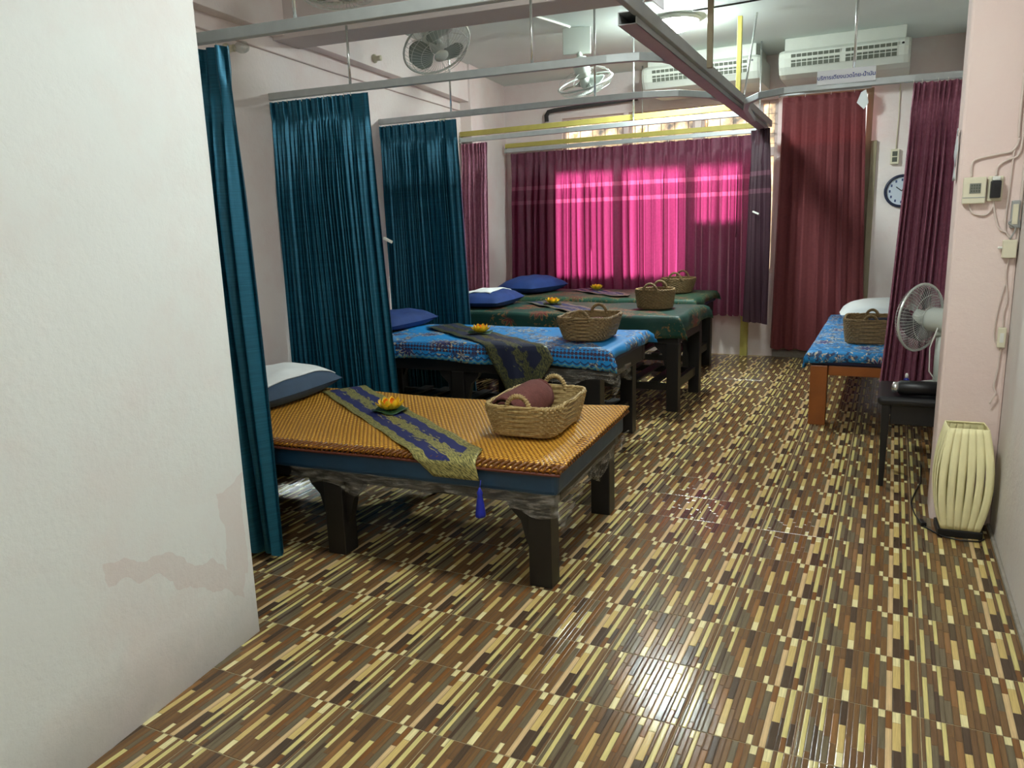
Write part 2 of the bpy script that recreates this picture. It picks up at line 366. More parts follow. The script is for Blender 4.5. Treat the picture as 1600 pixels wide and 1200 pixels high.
M['green2'] = batik('green_leaf_print', L(10, 56, 42), L(14, 70, 50), L(84, 50, 36), L(56, 66, 44), L(110, 100, 60), .08, False)
def brocade(name, ground, gold, gold2, big):
    t = NT(name); uv = t.uv(); u, v = t.sep(uv)[:2]; av = t.math('ABSOLUTE', t.math('SUBTRACT', v, .5))
    n1 = t.noise(uv, 46.0, 3, .6); n2 = t.noise(uv, 17.0, 2, .5)
    g = t.ramp(n1, [(.4, gold2), (.58, gold)])
    wob = t.math('MULTIPLY', t.math('SINE', t.math('MULTIPLY', u, 60.0)), .012)
    edge = t.math('GREATER_THAN', t.math('ADD', av, wob), .33)
    cen = t.math('LESS_THAN', t.math('ADD', av, t.math('MULTIPLY', t.math('SUBTRACT', n2, .5), .5)), .12*big)
    end = t.math('GREATER_THAN', u, -.105)
    msk = t.math('MAXIMUM', t.math('MAXIMUM', edge, cen), end)
    c = t.mix(msk, ground, g)
    t.set(Base__Color=c, Roughness=t.mix(msk, (.7,)*3+(1,), (.38,)*3+(1,)), Metallic=t.math('MULTIPLY', msk, .25)); t.bump(t.math('MULTIPLY', n1, msk), .4, .004); return t.mat
M['brocade'] = brocade('navy_gold_brocade', L(18, 26, 84), L(176, 166, 100), L(84, 84, 50), 1.0)
M['brocade2'] = brocade('dark_blue_gold_brocade', L(22, 30, 58), L(104, 104, 64), L(40, 48, 50), .7)
M['brocade3'] = brocade('grey_blue_gold_brocade', L(34, 46, 84), L(124, 124, 92), L(60, 70, 72), .8)

# ------------------------------------------------------------------ the setting
TH = math.radians(7.0); E1 = Vector((-math.sin(TH), math.cos(TH), 0)); EN = Vector((math.cos(TH), math.sin(TH), 0)); LO = Vector((-2.93, 0, 0))
CEIL = 2.83; BACK = 7.95; RIGHT = .46; REAR = -1.6
def lw(s, off, z): p = LO + E1*s + EN*off; return (p.x, p.y, z)      # point on the slanted left wall: along, out of the wall, up
b = MB(); b.bb(-4.4, 1.0, REAR-.1, 8.3, -.25, -.0016); floor = tag(b.build('floor', M['slab']), 'glossy ceramic tile floor printed with brown and cream wood strips', 'floor', kind='structure')
b = MB(); b.bb(-4.4, 1.0, REAR-.1, 8.3, CEIL, CEIL+.12); tag(b.build('ceiling', M['ceiling']), 'flat painted ceiling', 'ceiling', kind='structure')
b = MB(); b.hexa([lw(1.6, -.16, -.2), lw(1.6, 0, -.2), lw(8.2, 0, -.2), lw(8.2, -.16, -.2), lw(1.6, -.16, CEIL+.05), lw(1.6, 0, CEIL+.05), lw(8.2, 0, CEIL+.05), lw(8.2, -.16, CEIL+.05)])
tag(b.build('wall_left', M['pink']), 'pink painted wall behind the row of beds', 'wall', kind='structure')
# beam along the left wall, column and the beam across the room
b = MB(); P = lambda s, o, z: lw(s, o, z)
b.hexa([P(1.6,0,2.5),P(1.6,.09,2.5),P(6.72,.09,2.5),P(6.72,0,2.5),P(1.6,0,CEIL),P(1.6,.09,CEIL),P(6.72,.09,CEIL),P(6.72,0,CEIL)])
tag(b.build('trim_1', M['pink'], bevel=.004), 'pink beam running along the top of the left wall', 'beam', kind='structure')
b = MB(); b.hexa([P(6.72,0,0),P(6.72,.11,0),P(7.02,.11,0),P(7.02,0,0),P(6.72,0,CEIL),P(6.72,.11,CEIL),P(7.02,.11,CEIL),P(7.02,0,CEIL)])
tag(b.build('trim_2', M['pink'], bevel=.004), 'square pink column on the left wall near the back corner', 'column', kind='structure')
b = MB(); q0 = Vector(lw(3.84, 0, 0)); q1 = Vector(lw(4.10, 0, 0)); ex = Vector((4.2, .32, 0))
b.hexa([(q0.x,q0.y,2.48),((q0+ex).x,(q0+ex).y,2.48),((q1+ex).x,(q1+ex).y,2.48),(q1.x,q1.y,2.48),(q0.x,q0.y,CEIL),((q0+ex).x,(q0+ex).y,CEIL),((q1+ex).x,(q1+ex).y,CEIL),(q1.x,q1.y,CEIL)])
tag(b.build('trim_3', M['beam'], bevel=.004), 'painted beam crossing the ceiling', 'beam', kind='structure')
# near block of wall at the left
b = MB(); x18 = -1.914; xn = lambda y: x18 - .1217*(y-1.822)
b.hexa([(-3.6,REAR,-.2),(xn(REAR),REAR,-.2),(x18,1.822,-.2),(-3.6,1.615,-.2),(-3.6,REAR,CEIL+.05),(xn(REAR),REAR,CEIL+.05),(x18,1.822,CEIL+.05),(-3.6,1.615,CEIL+.05)])
tag(b.build('wall_front', M['nearwall'], bevel=.006), 'big off-white wall filling the left of the picture, patchy pink near its foot', 'wall', kind='structure')
b = MB(); b.bb(RIGHT, RIGHT+.15, REAR, 8.2, -.2, CEIL+.05); tag(b.build('wall_right', M['rightwall']), 'pale wall along the right edge', 'wall', kind='structure')
b = MB(); b.bb(.222, RIGHT, 3.79, 4.03, -.01, CEIL+.02); tag(b.build('trim_4', M['pillar'], bevel=.012), 'pink pillar with electric boxes beside the cream lamp', 'pillar', kind='structure')
b = MB(); b.bb(-4.4, 1.0, REAR-.15, REAR, -.2, CEIL+.05); tag(b.build('wall_rear', M['pink']), 'wall behind the viewer', 'wall', kind='structure')
# back wall with openings
WX = [(-3.24, -2.56), (-2.51, -1.83), (-1.77, -1.28), (-1.22, -1.05)]; DX = (-.97, -.24)
b = MB()
b.bb(-4.4, -3.24, BACK, BACK+.16, -.2, CEIL+.05); b.bb(-3.24, -1.05, BACK, BACK+.16, -.2, .82); b.bb(WX[2][0], WX[2][1], BACK, BACK+.16, .82, 1.36); b.bb(-3.24, -1.05, BACK, BACK+.16, 2.44, CEIL+.05)  # wall raised under third window is made up to shade the curtain
b.bb(-1.05, DX[0], BACK, BACK+.16, -.2, CEIL+.05); b.bb(DX[0], DX[1], BACK, BACK+.16, 2.46, CEIL+.05); b.bb(DX[1], 1.0, BACK, BACK+.16, -.2, CEIL+.05)
for a, c in zip(WX[:-1], WX[1:]): b.bb(a[1], c[0], BACK, BACK+.16, .82, 2.44)
tag(b.build('wall_back', M['pink']), 'pink back wall with windows behind the curtains', 'wall', kind='structure')
for k, (a, c) in enumerate(WX):
    wn = thing('window_%d' % (k+1), 'barred window with stained film in its top light, position %s from the left' % ['first', 'second', 'third', 'fourth'][k], 'window', ((a+c)/2, BACK+.06, .82)); wn['kind'] = 'structure'; sill = .54 if k == 2 else 0.0  # third window's high sill is made up, keeps daylight off the lower curtain
    hw = (c-a)/2; f = MB(); H0, H1 = sill, 1.62
    for x0, x1, z0, z1 in ((-hw, -hw+.03, H0, H1), (hw-.03, hw, H0, H1), (-hw+.03, hw-.03, H0, H0+.035), (-hw+.03, hw-.03, H1-.03, H1), (-hw+.03, hw-.03, 1.11, 1.19)):
        f.bb(x0, x1, -.03, .03, z0, z1)
    if hw > .15: f.bb(-.016, .016, -.025, .025, H0+.035, 1.11)
    f.build('frame', M['winframe'], wn, bevel=.003)
    g = MB(); g.bb(-hw+.03, hw-.03, -.003, .003, 1.19, H1-.03); g.build('pane', M['film'], wn)
    if hw > .15:
        for x0, x1 in ((-hw+.03, -.016), (.016, hw-.03)):
            g = MB(); g.bb(x0, x1, -.003, .003, H0+.035, 1.11); g.build('pane', M['glass'], wn)
    else:
        g = MB(); g.bb(-hw+.03, hw-.03, -.003, .003, H0+.035, 1.11); g.build('pane', M['film'], wn)
    nb = max(1, int(round(2*hw/.13)))
    barm = MB(); barm.bar((0, -.05, H0+.02), (0, -.05, 1.6), .005, .005); me = None
    for i in range(1, nb+1):
        x = -hw + (i-.5)*2*hw/nb
        if me is None: o = barm.build('bar', M['darkwire'], wn); me = o.data
        else:
            o = bpy.data.objects.new('bar', me); COL.objects.link(o); o.parent = wn
        o.location = (x, 0, 0)
    hm = MB()
    for z in (1.22, 1.31, 1.40, 1.49): hm.bar((-hw+.01, -.055, z), (hw-.01, -.055, z), .004, .004)
    hm.build('cross_wires', M['darkwire'], wn)
# door behind the maroon curtain
d = thing('door_1', 'painted door with a bright frosted light above it behind the maroon curtain', 'door', ((DX[0]+DX[1])/2, BACK+.05, 0)); d['kind'] = 'structure'
f = MB(); hw = (DX[1]-DX[0])/2
for x0, x1, z0, z1 in ((-hw-.0, -hw+.05, 0, 2.46), (hw-.05, hw, 0, 2.46), (-hw+.05, hw-.05, 1.98, 2.03), (-hw+.05, hw-.05, 2.42, 2.46)): f.bb(x0, x1, -.05, .05, z0, z1)
f.build('frame', M['doorwood'], d, bevel=.004)
f = MB(); f.bb(-hw+.05, hw-.05, -.02, .02, .01, 1.98); f.build('door_leaf', M['doorwood'], d)
f = MB(); f.bb(-hw+.05, hw-.05, -.003, .003, 2.03, 2.42); f.build('pane', M['glass'], d)
b = MB(); b.bb(-.24, -.19, BACK-.03, BACK+.01, 0, 2.0); tag(b.build('trim_5', M['doorwood'], bevel=.004), 'drab upright moulding at the right of the maroon curtain', 'moulding', kind='structure')
b = MB(); b.bb(-1.33, -1.26, BACK-.06, BACK, 0, .52); tag(b.build('trim_6', M['yellow'], bevel=.003), 'short yellow upright board below the plum curtain', 'board', kind='structure')
b = MB(); b.bb(-1.02, -.2, BACK-.05, BACK, 0, .07); tag(b.build('trim_7', M['skirting'], bevel=.006), 'grey cement sill under the maroon curtain', 'sill', kind='structure')
b = MB(); b.bb(RIGHT-.014, RIGHT, .4, 3.79, -.004, .012); tag(b.build('trim_8', M['skirting'], bevel=.004), 'rough cement line where the floor meets the right wall', 'joint', kind='structure')

# ------------------------------------------------------------------ floor tiles: one decoded print, repeated
NAMES = {n: i for i, (n, c) in enumerate(TILE_COLS)}
STR = [(.000,.030,[('grey',0,.36),('umber',.36,1)]), (.030,.075,[('light',0,.73),('grey',.73,1)]), (.075,.128,[('umber',0,.10),('grey',.10,.62),('umber',.62,1)]),
  (.128,.168,[('dark',0,.5),('umber',.5,.885),('cream',.885,1)]), (.168,.208,[('grey',0,.446),('light',.446,1)]), (.208,.268,[('grey',0,.38),('umber',.38,.80),('brown',.80,1)]),
  (.268,.328,[('brown',0,.3),('amber',.3,.765),('umber',.765,1)]), (.328,.392,[('cream',0,.195),('tan',.195,.608),('dark',.608,1)]), (.392,.442,[('brown',0,.45),('umber',.45,1)]),
  (.442,.495,[('umber',0,.3),('brown',.3,1)]), (.495,.55,[('brown',0,.28),('light',.28,.695),('grey',.695,1)]), (.55,.605,[('umber',0,.42),('rust',.42,1)]),
  (.605,.654,[('cream',0,.14),('umber',.14,.55),('brown',.55,1)]), (.654,.715,[('brown',0,.4),('grey',.4,.88),('cream',.88,1)]), (.715,.772,[('blush',0,.72),('rust',.72,1)]),
  (.772,.845,[('dark',0,.41),('tan',.41,.83),('cream',.83,1)]), (.845,.88,[('dark',0,.5),('umber',.5,1)]), (.88,.932,[('rust',0,.213),('light',.213,1)]),
  (.932,.98,[('cream',0,.10),('dark',.10,.44),('brown',.44,1)]), (.98,1.0,[('umber',0,.5),('brown',.5,1)])]
TS = .30003; TX = .0506 + TS*.32; TY = 2.170 + TS*.05; G = .0011; C = .0011; DEP = .0011
tb = MB(); hs = TS - .0024
for u0, u1, segs in STR:
    for nm, v0, v1 in segs:
        x0, x1, y0, y1 = .0012+u0*hs+G/2, .0012+u1*hs-G/2, .0012+v0*hs+G/2, .0012+v1*hs-G/2
        vs_ = []
        for ins, zz in ((0, -DEP), (.0007, -.0004), (.0024, 0)): vs_ += [(x0+ins,y0+ins,zz),(x1-ins,y0+ins,zz),(x1-ins,y1-ins,zz),(x0+ins,y1-ins,zz)]
        tb.add(vs_, [(8,9,10,11)] + [(k*4+j, k*4+(j+1) % 4, k*4+4+(j+1) % 4, k*4+4+j) for k in (0, 1) for j in range(4)], NAMES[nm])
tb.add([(.0012,.0012,-DEP),(TS-.0012,.0012,-DEP),(TS-.0012,TS-.0012,-DEP),(.0012,TS-.0012,-DEP),(.0012,.0012,-.0015),(TS-.0012,.0012,-.0015),(TS-.0012,TS-.0012,-.0015),(.0012,TS-.0012,-.0015)],
       [(0,1,2,3),(4,5,1,0),(5,6,2,1),(6,7,3,2),(7,4,0,3)], 10)
tile_me = tb.mesh('tile', TILE_MATS)
spots = []
for m_ in range(-10, 19):
    for n_ in range(-14, 1):
        x = TX + n_*TS - TS*0; y = TY + m_*TS; cx, cy = x+TS/2, y+TS/2
        if cy < 1.9:
            if cx < xn(cy) - .02: continue
        elif cx < LO.x - .1228*cy - .05: continue
        # depth in front of the lens: only what the frame can hold or nearly so
        dvec = Vector((cx, cy, -1.37)); zc = dvec.dot(CF); px = dvec.dot(CR)*FPX/max(zc, .01); py = -dvec.dot(CU)*FPX/max(zc, .01)
        vis = zc > .2 and abs(px) < 930 and py < 780
        spots.append((not vis, dvec.length, x, y))
spots.sort(); rest = MB()
for i, (nv, dd, x, y) in enumerate(spots):
    if i < 300:
        o = bpy.data.objects.new('tile', tile_me); COL.objects.link(o); o.parent = floor; o.location = (x, y, 0)
    else:
        rest.add([(vx+x, vy+y, vz) for vx, vy, vz in tb.v], tb.f); rest.m[-len(tb.f):] = tb.m
if rest.v:
    o = rest.build('tiles_beyond', TILE_MATS, floor); o['kind'] = 'stuff'

# ------------------------------------------------------------------ ceiling lamps, AC units, fans
def ceiling_lamp(loc, mat, label):
    t = thing('ceiling_lamp', label, 'lamp', loc)
    b = MB(); b.lathe([(.155, -.03), (.175, -.028), (.18, -.008), (.17, 0)], 40); b.build('base_ring', M['white'], t, smooth=True)
    b = MB(); b.lathe([(.002, -.095), (.06, -.09), (.11, -.072), (.14, -.05), (.152, -.03)], 40); b.build('diffuser', mat, t, smooth=True)
ceiling_lamp((-1.56, 6.12, CEIL), M['lamp_far'], 'lit round ceiling lamp near the back of the room')
ceiling_lamp((-.62, 2.28, CEIL), M['lamp_near'], 'round ceiling lamp above the nearest bed, overhead out of view')
ceiling_lamp((-.12, -.45, CEIL), M['fill_rear'], 'added fill lamp on the ceiling behind the viewer, out of view')  # added out of view to lift the near wall, floor and pillar

def air_conditioner(x0, x1, label):
    t = thing('air_conditioner', label, 'air conditioner', ((x0+x1)/2, 7.60, CEIL)); hw = (x1-x0)/2
    b = MB(); b.bb(-hw+.04, hw-.04, -.27, .33, -.125, 0); b.build('mounting_case', M['acbody'], t, bevel=.004)
    prof = [(-.30, -.10), (-.335, -.125), (-.345, -.17), (-.325, -.235), (-.28, -.29), (-.2, -.315), (.33, -.315), (.33, -.10)]
    b = MB(); k = len(prof); xs = [(-hw, .93), (-hw+.02, .98), (-hw+.05, 1.0), (hw-.05, 1.0), (hw-.02, .98), (hw, .93)]
    o = len(b.v)
    for x, sc in xs: b.v += [(x, .02+(py-.02)*sc, -.2+(pz+.2)*sc) for py, pz in prof]
    for i in range(len(xs)-1):
        for j in range(k): b.f.append((o+i*k+j, o+i*k+(j+1) % k, o+(i+1)*k+(j+1) % k, o+(i+1)*k+j)); b.m.append(0)
    b.f.append(tuple(o+j for j in range(k))); b.f.append(tuple(o+(len(xs)-1)*k+j for j in reversed(range(k)))); b.m += [0, 0]
    b.build('body', M['acbody'], t, bevel=.004)
    for s, (g0, g1) in enumerate(((-hw+.1, -.02), (.02, hw-.1))):
        b = MB(); sl = lambda x, z: (x, -.345+(.02 if z < -.18 else 0)*((-.18-z)/.05)-.004, z)
        b.add([sl(g0,-.24), sl(g1,-.24), sl(g1,-.14), sl(g0,-.14)], [(0,1,2,3)]); gr = b.build('grille', M['acgrille'], t, solid=.004)
        n = int((g1-g0)/.04); b = MB()
        for i in range(n+1):
            x = g0+(g1-g0)*i/n; b.bar(sl(x,-.238), sl(x,-.142), .005, .006)
        for z in (-.24, -.207, -.173, -.14): b.bar(sl(g0, z), sl(g1, z), .004, .005)
        b.build('louvre_bars', M['acbody'], gr)
    b = MB(); b.lathe([(.01, 0), (.01, .004)], 12, (hw-.06, -.338, -.15), (0, -1, 0)); b.build('sensor', M['black'], t)
air_conditioner(-.975, .03, 'ceiling-hung air conditioner above the maroon curtain, near the right corner')
air_conditioner(-2.17, -1.13, 'ceiling-hung air conditioner above the window curtain, partly behind the hanging track')

def fan_guard(b, c, ax, R, d0, d1, n, rw, rings=()):
    ax = ax.normalized(); X = ax.orthogonal().normalized(); Y = ax.cross(X)
    P = lambda r, a, z: c + X*(r*math.cos(a)) + Y*(r*math.sin(a)) + ax*z
    for i in range(n):
        a = 2*PI*i/n
        b.tube([P(R*.18, a, d1), P(R*.6, a, d1*.93+d0*.07), P(R*.9, a, d1*.55+d0*.45), P(R, a, d0)], rw, 4)
    for r, z, w_ in rings: b.tube([P(r, 2*PI*i/36, z) for i in range(36)], w_, 5, closed=True)
def fan_blades(t, c, ax, R, mat, n=3):
    ax = ax.normalized(); X = ax.orthogonal().normalized(); Y = ax.cross(X); first = None
    for k in range(n):
        a0 = 2*PI*k/n + .4; b = MB()
        def fn(u, v):
            r = .045 + (R-.045)*u; wd = .45+.8*math.sin(PI*min(1, u*.75+.12)); a = a0 + (v-.5)*wd*1.35; rr = r*(1-.10*abs(v-.5)*2*u)
            return c + X*(rr*math.cos(a)) + Y*(rr*math.sin(a)) + ax*((v-.5)*.05)
        b.grid(fn, 8, 6); b.build('blade', mat, t, smooth=True, solid=.003)
def orbit_fan(c, ax, label, mount, R=.215, plate=False):
    c = Vector(c); ax = Vector(ax).normalized(); mount = Vector(mount)
    t = thing('orbit_fan', label, 'fan', mount); off = -mount; cc = c+off
    b = MB(); b.lathe([(.065, -.03), (.07, -.008), (.07, 0)], 24); b.bb(-.05, .05, -.05, .05, -.14, -.02); b.build('ceiling_mount', M['fanwhite'], t, bevel=.006)
    if plate:
        b = MB(); b.bb(-.115, .10, -.075, -.06, -.20, -.004); b.build('bracket_plate', M['fanwhite'], t, rz=.35, bevel=.004)
    mot = cc - ax*.12; b = MB(); b.tube([(0, 0, -.13), tuple((Vector((0,0,-.14))+mot)/2 + Vector((0,0,.02))), tuple(mot - ax*.03)], .022, 10); b.build('neck', M['fanwhite'], t, smooth=True)
    b = MB(); b.lathe([(.035, -.07), (.055, -.06), (.062, -.02), (.062, .06), (.045, .08)], 24, mot, ax); b.build('motor', M['fanwhite'], t, smooth=True)
    b = MB(); b.lathe([(.04, -.03), (.042, .02), (.03, .035), (.004, .04)], 20, cc, ax); b.build('hub', M['fanwhite'], t, smooth=True)
    fan_blades(t, cc, ax, R*.88, M['fangrey'])
    b = MB(); fan_guard(b, cc, ax, R, 0.0, .075, 44, .0011, [(R, 0, .0075), (R*.6, .07, .0016), (R*.85, .048, .002), (R*.2, .077, .003)]); b.build('front_guard', M['wire'], t)
    b = MB(); fan_guard(b, cc, -ax, R, 0.0, .085, 10, .0016, [(R*.3, .082, .003)]); b.build('rear_guard', M['wire'], t)
    b = MB(); b.lathe([(.002, .086), (.04, .085), (.044, .076), (.03, .074)], 20, cc, ax); b.build('badge', M['fanwhite'], t, smooth=True)
def img_axis(p, toward, right, down):       # a direction given against the line of sight
    v = (Vector(p)-Vector((0,0,1.37))).normalized(); r_ = v.cross(Vector((0,0,1))).normalized(); u_ = r_.cross(v)
    return -v*toward + r_*right - u_*down
orbit_fan((-2.60, 4.37, 2.45), (.533, -.264, -.803), 'grey orbit fan hanging just behind the ceiling beam, blades seen from below', (-2.70, 4.50, CEIL))
orbit_fan((-2.22, 5.94, 2.42), (.107, .417, -.902), 'white orbit fan on a square bracket, tilted away above the green beds', (-2.30, 6.0, CEIL), .215, True)
orbit_fan((-2.24, 2.98, 2.445), (.25, -.1, -.96), 'orbit fan cut off by the top edge of the picture', (-2.28, 3.02, CEIL))

# ------------------------------------------------------------------ curtain rails and the long track
RZ = 2.15
def rail(label, path, rods, yellow=None, zoff=0.0, caps=True, w=.034, h=.04):
    t = thing('curtain_rail', label, 'curtain rail', path[0])
    o = Vector(path[0]); rel = [Vector(p)-o for p in path]
    b = MB(); b.sweep(rel, w, h); b.build('channel', M['alu'], t, bevel=.003)
    for (x, y, zt) in rods:
        b = MB(); z0 = path[0][2]; b.tube([(x-o.x, y-o.y, z0+h/2-o.z), (x-o.x, y-o.y, zt-o.z)], .0075, 8); b.build('hanger_rod', M['chrome'], t, smooth=True)
    if yellow:
        b = MB(); b.bar(Vector(yellow[0])-o, Vector(yellow[1])-o, .03, .045); b.build('wooden_batten', M['yellow'], t, bevel=.003)
    if caps:
        b = MB(); b.box((0, 0, 0), (.012, w+.012, h+.014)); b.build('end_bracket', M['alu_dull'], t)
    return t
rail('aluminium curtain rail nearest the viewer, crossing the top edge of the picture', [(-3.17, 2.285, RZ-.05), (-2.424, 2.337, RZ-.05), (-1.386, 2.42, RZ-.05), (-.85, 2.46, RZ-.05)], [(-2.0, 2.372, CEIL), (-1.2, 2.435, CEIL)])
rail('aluminium curtain rail carrying the nearer teal curtain, curving into the track', [(-3.40, 3.735, RZ), (-1.83, 3.829, RZ), (-1.33, 3.868, RZ), (-1.18, 3.90, RZ), (-1.08, 4.00, RZ), (-1.035, 4.14, RZ), (-1.02, 4.4, RZ)], [(-2.823, 3.77, 2.48), (-1.722, 3.836, 2.48)])
rail('aluminium curtain rail carrying the farther teal curtain, curving into the track', [(-3.56, 5.073, RZ), (-1.83, 5.05, RZ), (-1.5, 5.06, RZ), (-1.3, 5.14, RZ), (-1.14, 5.34, RZ), (-1.08, 5.6, RZ)], [(-2.92, 5.064, CEIL), (-1.821, 5.05, CEIL)])
rail('aluminium rail with a yellow batten carrying the small plum curtain', [(-3.73, 6.63, RZ), (-1.93, 6.47, RZ), (-1.12, 6.45, RZ)], [(-2.0, 6.476, CEIL)], ((-3.73, 6.63, RZ+.055), (-1.19, 6.455, RZ+.055)))
rail('aluminium rail with a yellow batten along the top of the glowing window curtain', [(-3.84, 7.80, RZ-.01), (-2.33, 7.74, RZ-.01), (-1.20, 7.70, RZ-.01)], [(-2.30, 7.738, CEIL)], ((-3.84, 7.80, RZ+.04), (-1.2, 7.70, RZ+.04)))
rail('aluminium rail that curves out over the single bed on the right', [(.455, 5.33, RZ-.03), (.05, 5.27, RZ-.03), (-.46, 5.25, RZ-.03), (-.66, 5.26, RZ-.03), (-.82, 5.36, RZ-.03), (-.93, 5.56, RZ-.03), (-1.0, 5.9, RZ-.03), (-1.06, 6.6, RZ-.03)], [(-.275, 5.257, CEIL)])
rail('short white curtain track above the maroon curtain', [(-1.03, 7.84, 2.455), (-.26, 7.84, 2.455)], [], w=.02, h=.03)
t = thing('curtain_track', 'long boxed curtain track running down the room to the window', 'curtain track', (-1.0, 3.15, RZ))
dirv = Vector((-.125, 4.45, 0)); b = MB(); nrm = Vector((dirv.y, -dirv.x, 0)).normalized()
pa, pb = Vector((0,0,0)), dirv       # open aluminium box
for o_, w_, h_, z_ in ((-.036, .003, .05, .0), (.036, .003, .05, .0), (0, .075, .003, -.0235), (0, .075, .003, .0235)):
    b.bar(pa+nrm*o_+Vector((0,0,z_)), pb+nrm*o_+Vector((0,0,z_)), w_, h_)
b.build('box_tube', M['alu_dull'], t)
b = MB(); b.bar(pa+nrm*.058+Vector((0,-.6,.03)), pb+nrm*.058+Vector((0,0,.03)), .028, .055); b.build('side_rail', M['alu_dull'], t, bevel=.003)
b = MB(); b.bb(.045, .073, 1.24, 1.27, .0, CEIL-RZ); b.build('hanger_bar', M['brownbar'], t, bevel=.002)
b = MB(); b.bb(-.125, -.092, 3.03, 3.06, .03, CEIL-RZ-.03); b.build('hanger_bar', M['yellow'], t, bevel=.002)
for p0, p1 in (((.02, 2.55, .03), (.0, 3.10, .67)), ((-.08, 3.9, .03), (-.115, 4.10, .67)), ((-.01, .25, .03), (-.01, .25, CEIL-RZ))):
    b = MB(); b.tube([p0, p1], .0075, 8); b.build('hanger_rod', M['chrome'], t, smooth=True)
def text_mesh(s, size, mat, parent, loc, rot):
    cu = bpy.data.curves.new('lettering', 'FONT'); cu.body = s; cu.size = size; cu.align_x = 'CENTER'; cu.align_y = 'CENTER'; cu.extrude = .0004
    o = bpy.data.objects.new('tmp', cu); COL.objects.link(o); dg = bpy.context.evaluated_depsgraph_get()
    me = bpy.data.meshes.new_from_object(o.evaluated_get(dg)); bpy.data.objects.remove(o); me.materials.clear(); me.materials.append(mat)
    q = bpy.data.objects.new('lettering', me); COL.objects.link(q); q.parent = parent; q.location = loc; q.rotation_euler = rot; return q
THAI = 'บริการเตียงนวดไทย-น้ำมัน'
t = thing('hanging_sign', 'white card with blue Thai lettering standing on the right-hand rail', 'sign', (-.315, 5.225, RZ))
b = MB(); b.bb(-.16, .16, -.002, .002, -.025, .055); b.build('card', M['card'], t)
for dx, dz in ((0, 0), (.0009, 0), (.0005, .0008)): text_mesh(THAI, .0305, M['ink'], t, (dx, -.0035-dx*.1, .013+dz), (PI/2, 0, 0))
t = thing('hanging_sign', 'white card with blue lettering seen edge-on on the long track', 'sign', (-.90, 3.1, RZ+.05))
b = MB(); b.bb(-.002, .002, -.22, .22, 0, .09); b.build('card', M['card'], t)
text_mesh(THAI, .04, M['ink'], t, (-.0035, 0, .04), (PI/2, 0, -PI/2))

# ------------------------------------------------------------------ curtains
def curtain(name, label, top, bot, zt, zb, nf, amp, mat, seed, header=.12, edge=0, pinch=3, lean=0.0):
    rnd = random.Random(seed); (a0, a1), (b0, b1) = top, bot
    a0, a1, b0, b1 = [Vector((*q, 0)) for q in (a0, a1, b0, b1)]
    wd = [rnd.uniform(.55, 1.5) for _ in range(nf)]
    for k in range(edge): wd[-1-k] *= 2.4
    cum = [0]
    for x in wd: cum.append(cum[-1]+x)
    cum = [c/cum[-1] for c in cum]; am = [rnd.uniform(.55, 1.3) for _ in range(nf+1)]; ph = [rnd.uniform(-1, 1) for _ in range(nf+1)]
    tang = (a1-a0).normalized(); nn = Vector((tang.y, -tang.x, 0)); H = zt-zb
    sm = lambda a, c, x: (lambda q: q*q*(3-2*q))(min(1, max(0, (x-a)/(c-a))))
    def fn(u, v):
        k = 0
        while k < nf-1 and u > cum[k+1]: k += 1
        fr = (u-cum[k])/(cum[k+1]-cum[k]); am_ = am[k]*(1-fr)+am[k+1]*fr; p_ = ph[k]*(1-fr)+ph[k+1]*fr
        dn = v*H; z = zt-dn
        s = math.sin(2*PI*fr); s = math.copysign(abs(s)**.75, s); s2 = math.sin(4*PI*fr+p_*3*v)
        band = (.55*s if k % pinch == 0 else .12*math.sin(2*PI*fr))*(1-.55*sm(.55*header, header, dn))
        fold = am_*(s+.25*s2)*(.32+.68*sm(header, header+.45, dn))
        d = amp*(band + (fold-band)*sm(header*.8, header*1.25, dn))
        d += .4*amp*math.sin(2.6*v+p_*2.2)*v + amp*.5*math.sin(7*u+3*v+seed)*v + lean*v
        p = (a0.lerp(a1, u)).lerp(b0.lerp(b1, u), min(1, v**1.15)) + nn*d
        p += tang*(amp*.3*math.sin(4*PI*fr+.6)*am_*sm(header, header+.3, dn)*.6)
        return (p.x, p.y, z + (.01*math.sin(2*PI*fr+1) if v > .99 else 0))
    b = MB(); vv = [header/H*q for q in (0, .12, .35, .55, .75, .88, 1.0, 1.12, 1.3, 1.6)]; v0 = vv[-1]; vv += [v0+(1-v0)*i/24 for i in range(1, 25)]
    nu = nf*12
    for j, v in enumerate(vv):
        for i in range(nu+1):
            b.v.append(fn(i/nu, v)); b.uv[len(b.v)-1] = (i/nu*3, v)
    for j in range(len(vv)-1):
        for i in range(nu):
            a = j*(nu+1)+i; b.f.append((a, a+1, a+nu+2, a+nu+1)); b.m.append(0)
    t = thing(name, label, 'curtain'); b.build('cloth', mat, t, smooth=True)
    hk = MB()
    for k in range(0, nf, 2):
        p = a0.lerp(a1, cum[k]); hk.tube([(p.x, p.y, zt-.01), (p.x, p.y, zt+.016)], .0025, 5)
    o = hk.build('hooks', M['white'], t); o['kind'] = 'stuff'
    return t
curtain('satin_curtain', 'narrow teal satin curtain half hidden by the big off-white wall', ((-2.90, 2.305), (-2.315, 2.345)), ((-2.80, 2.25), (-2.235, 2.29)), 2.065, .03, 11, .040, M['teal'], 8, header=.16, edge=0, pinch=2)
curtain('satin_curtain', 'wide pleated teal satin curtain behind the pillow of the gold-mat bed', ((-3.39, 3.735), (-2.71, 3.776)), ((-3.36, 3.72), (-2.60, 3.77)), 2.118, .06, 24, .027, M['teal'], 5, edge=2)
curtain('satin_curtain', 'pleated teal satin curtain behind the turquoise bed', ((-3.555, 5.073), (-2.88, 5.062)), ((-3.52, 5.07), (-2.80, 5.06)), 2.118, .06, 24, .025, M['teal'], 11, edge=2)
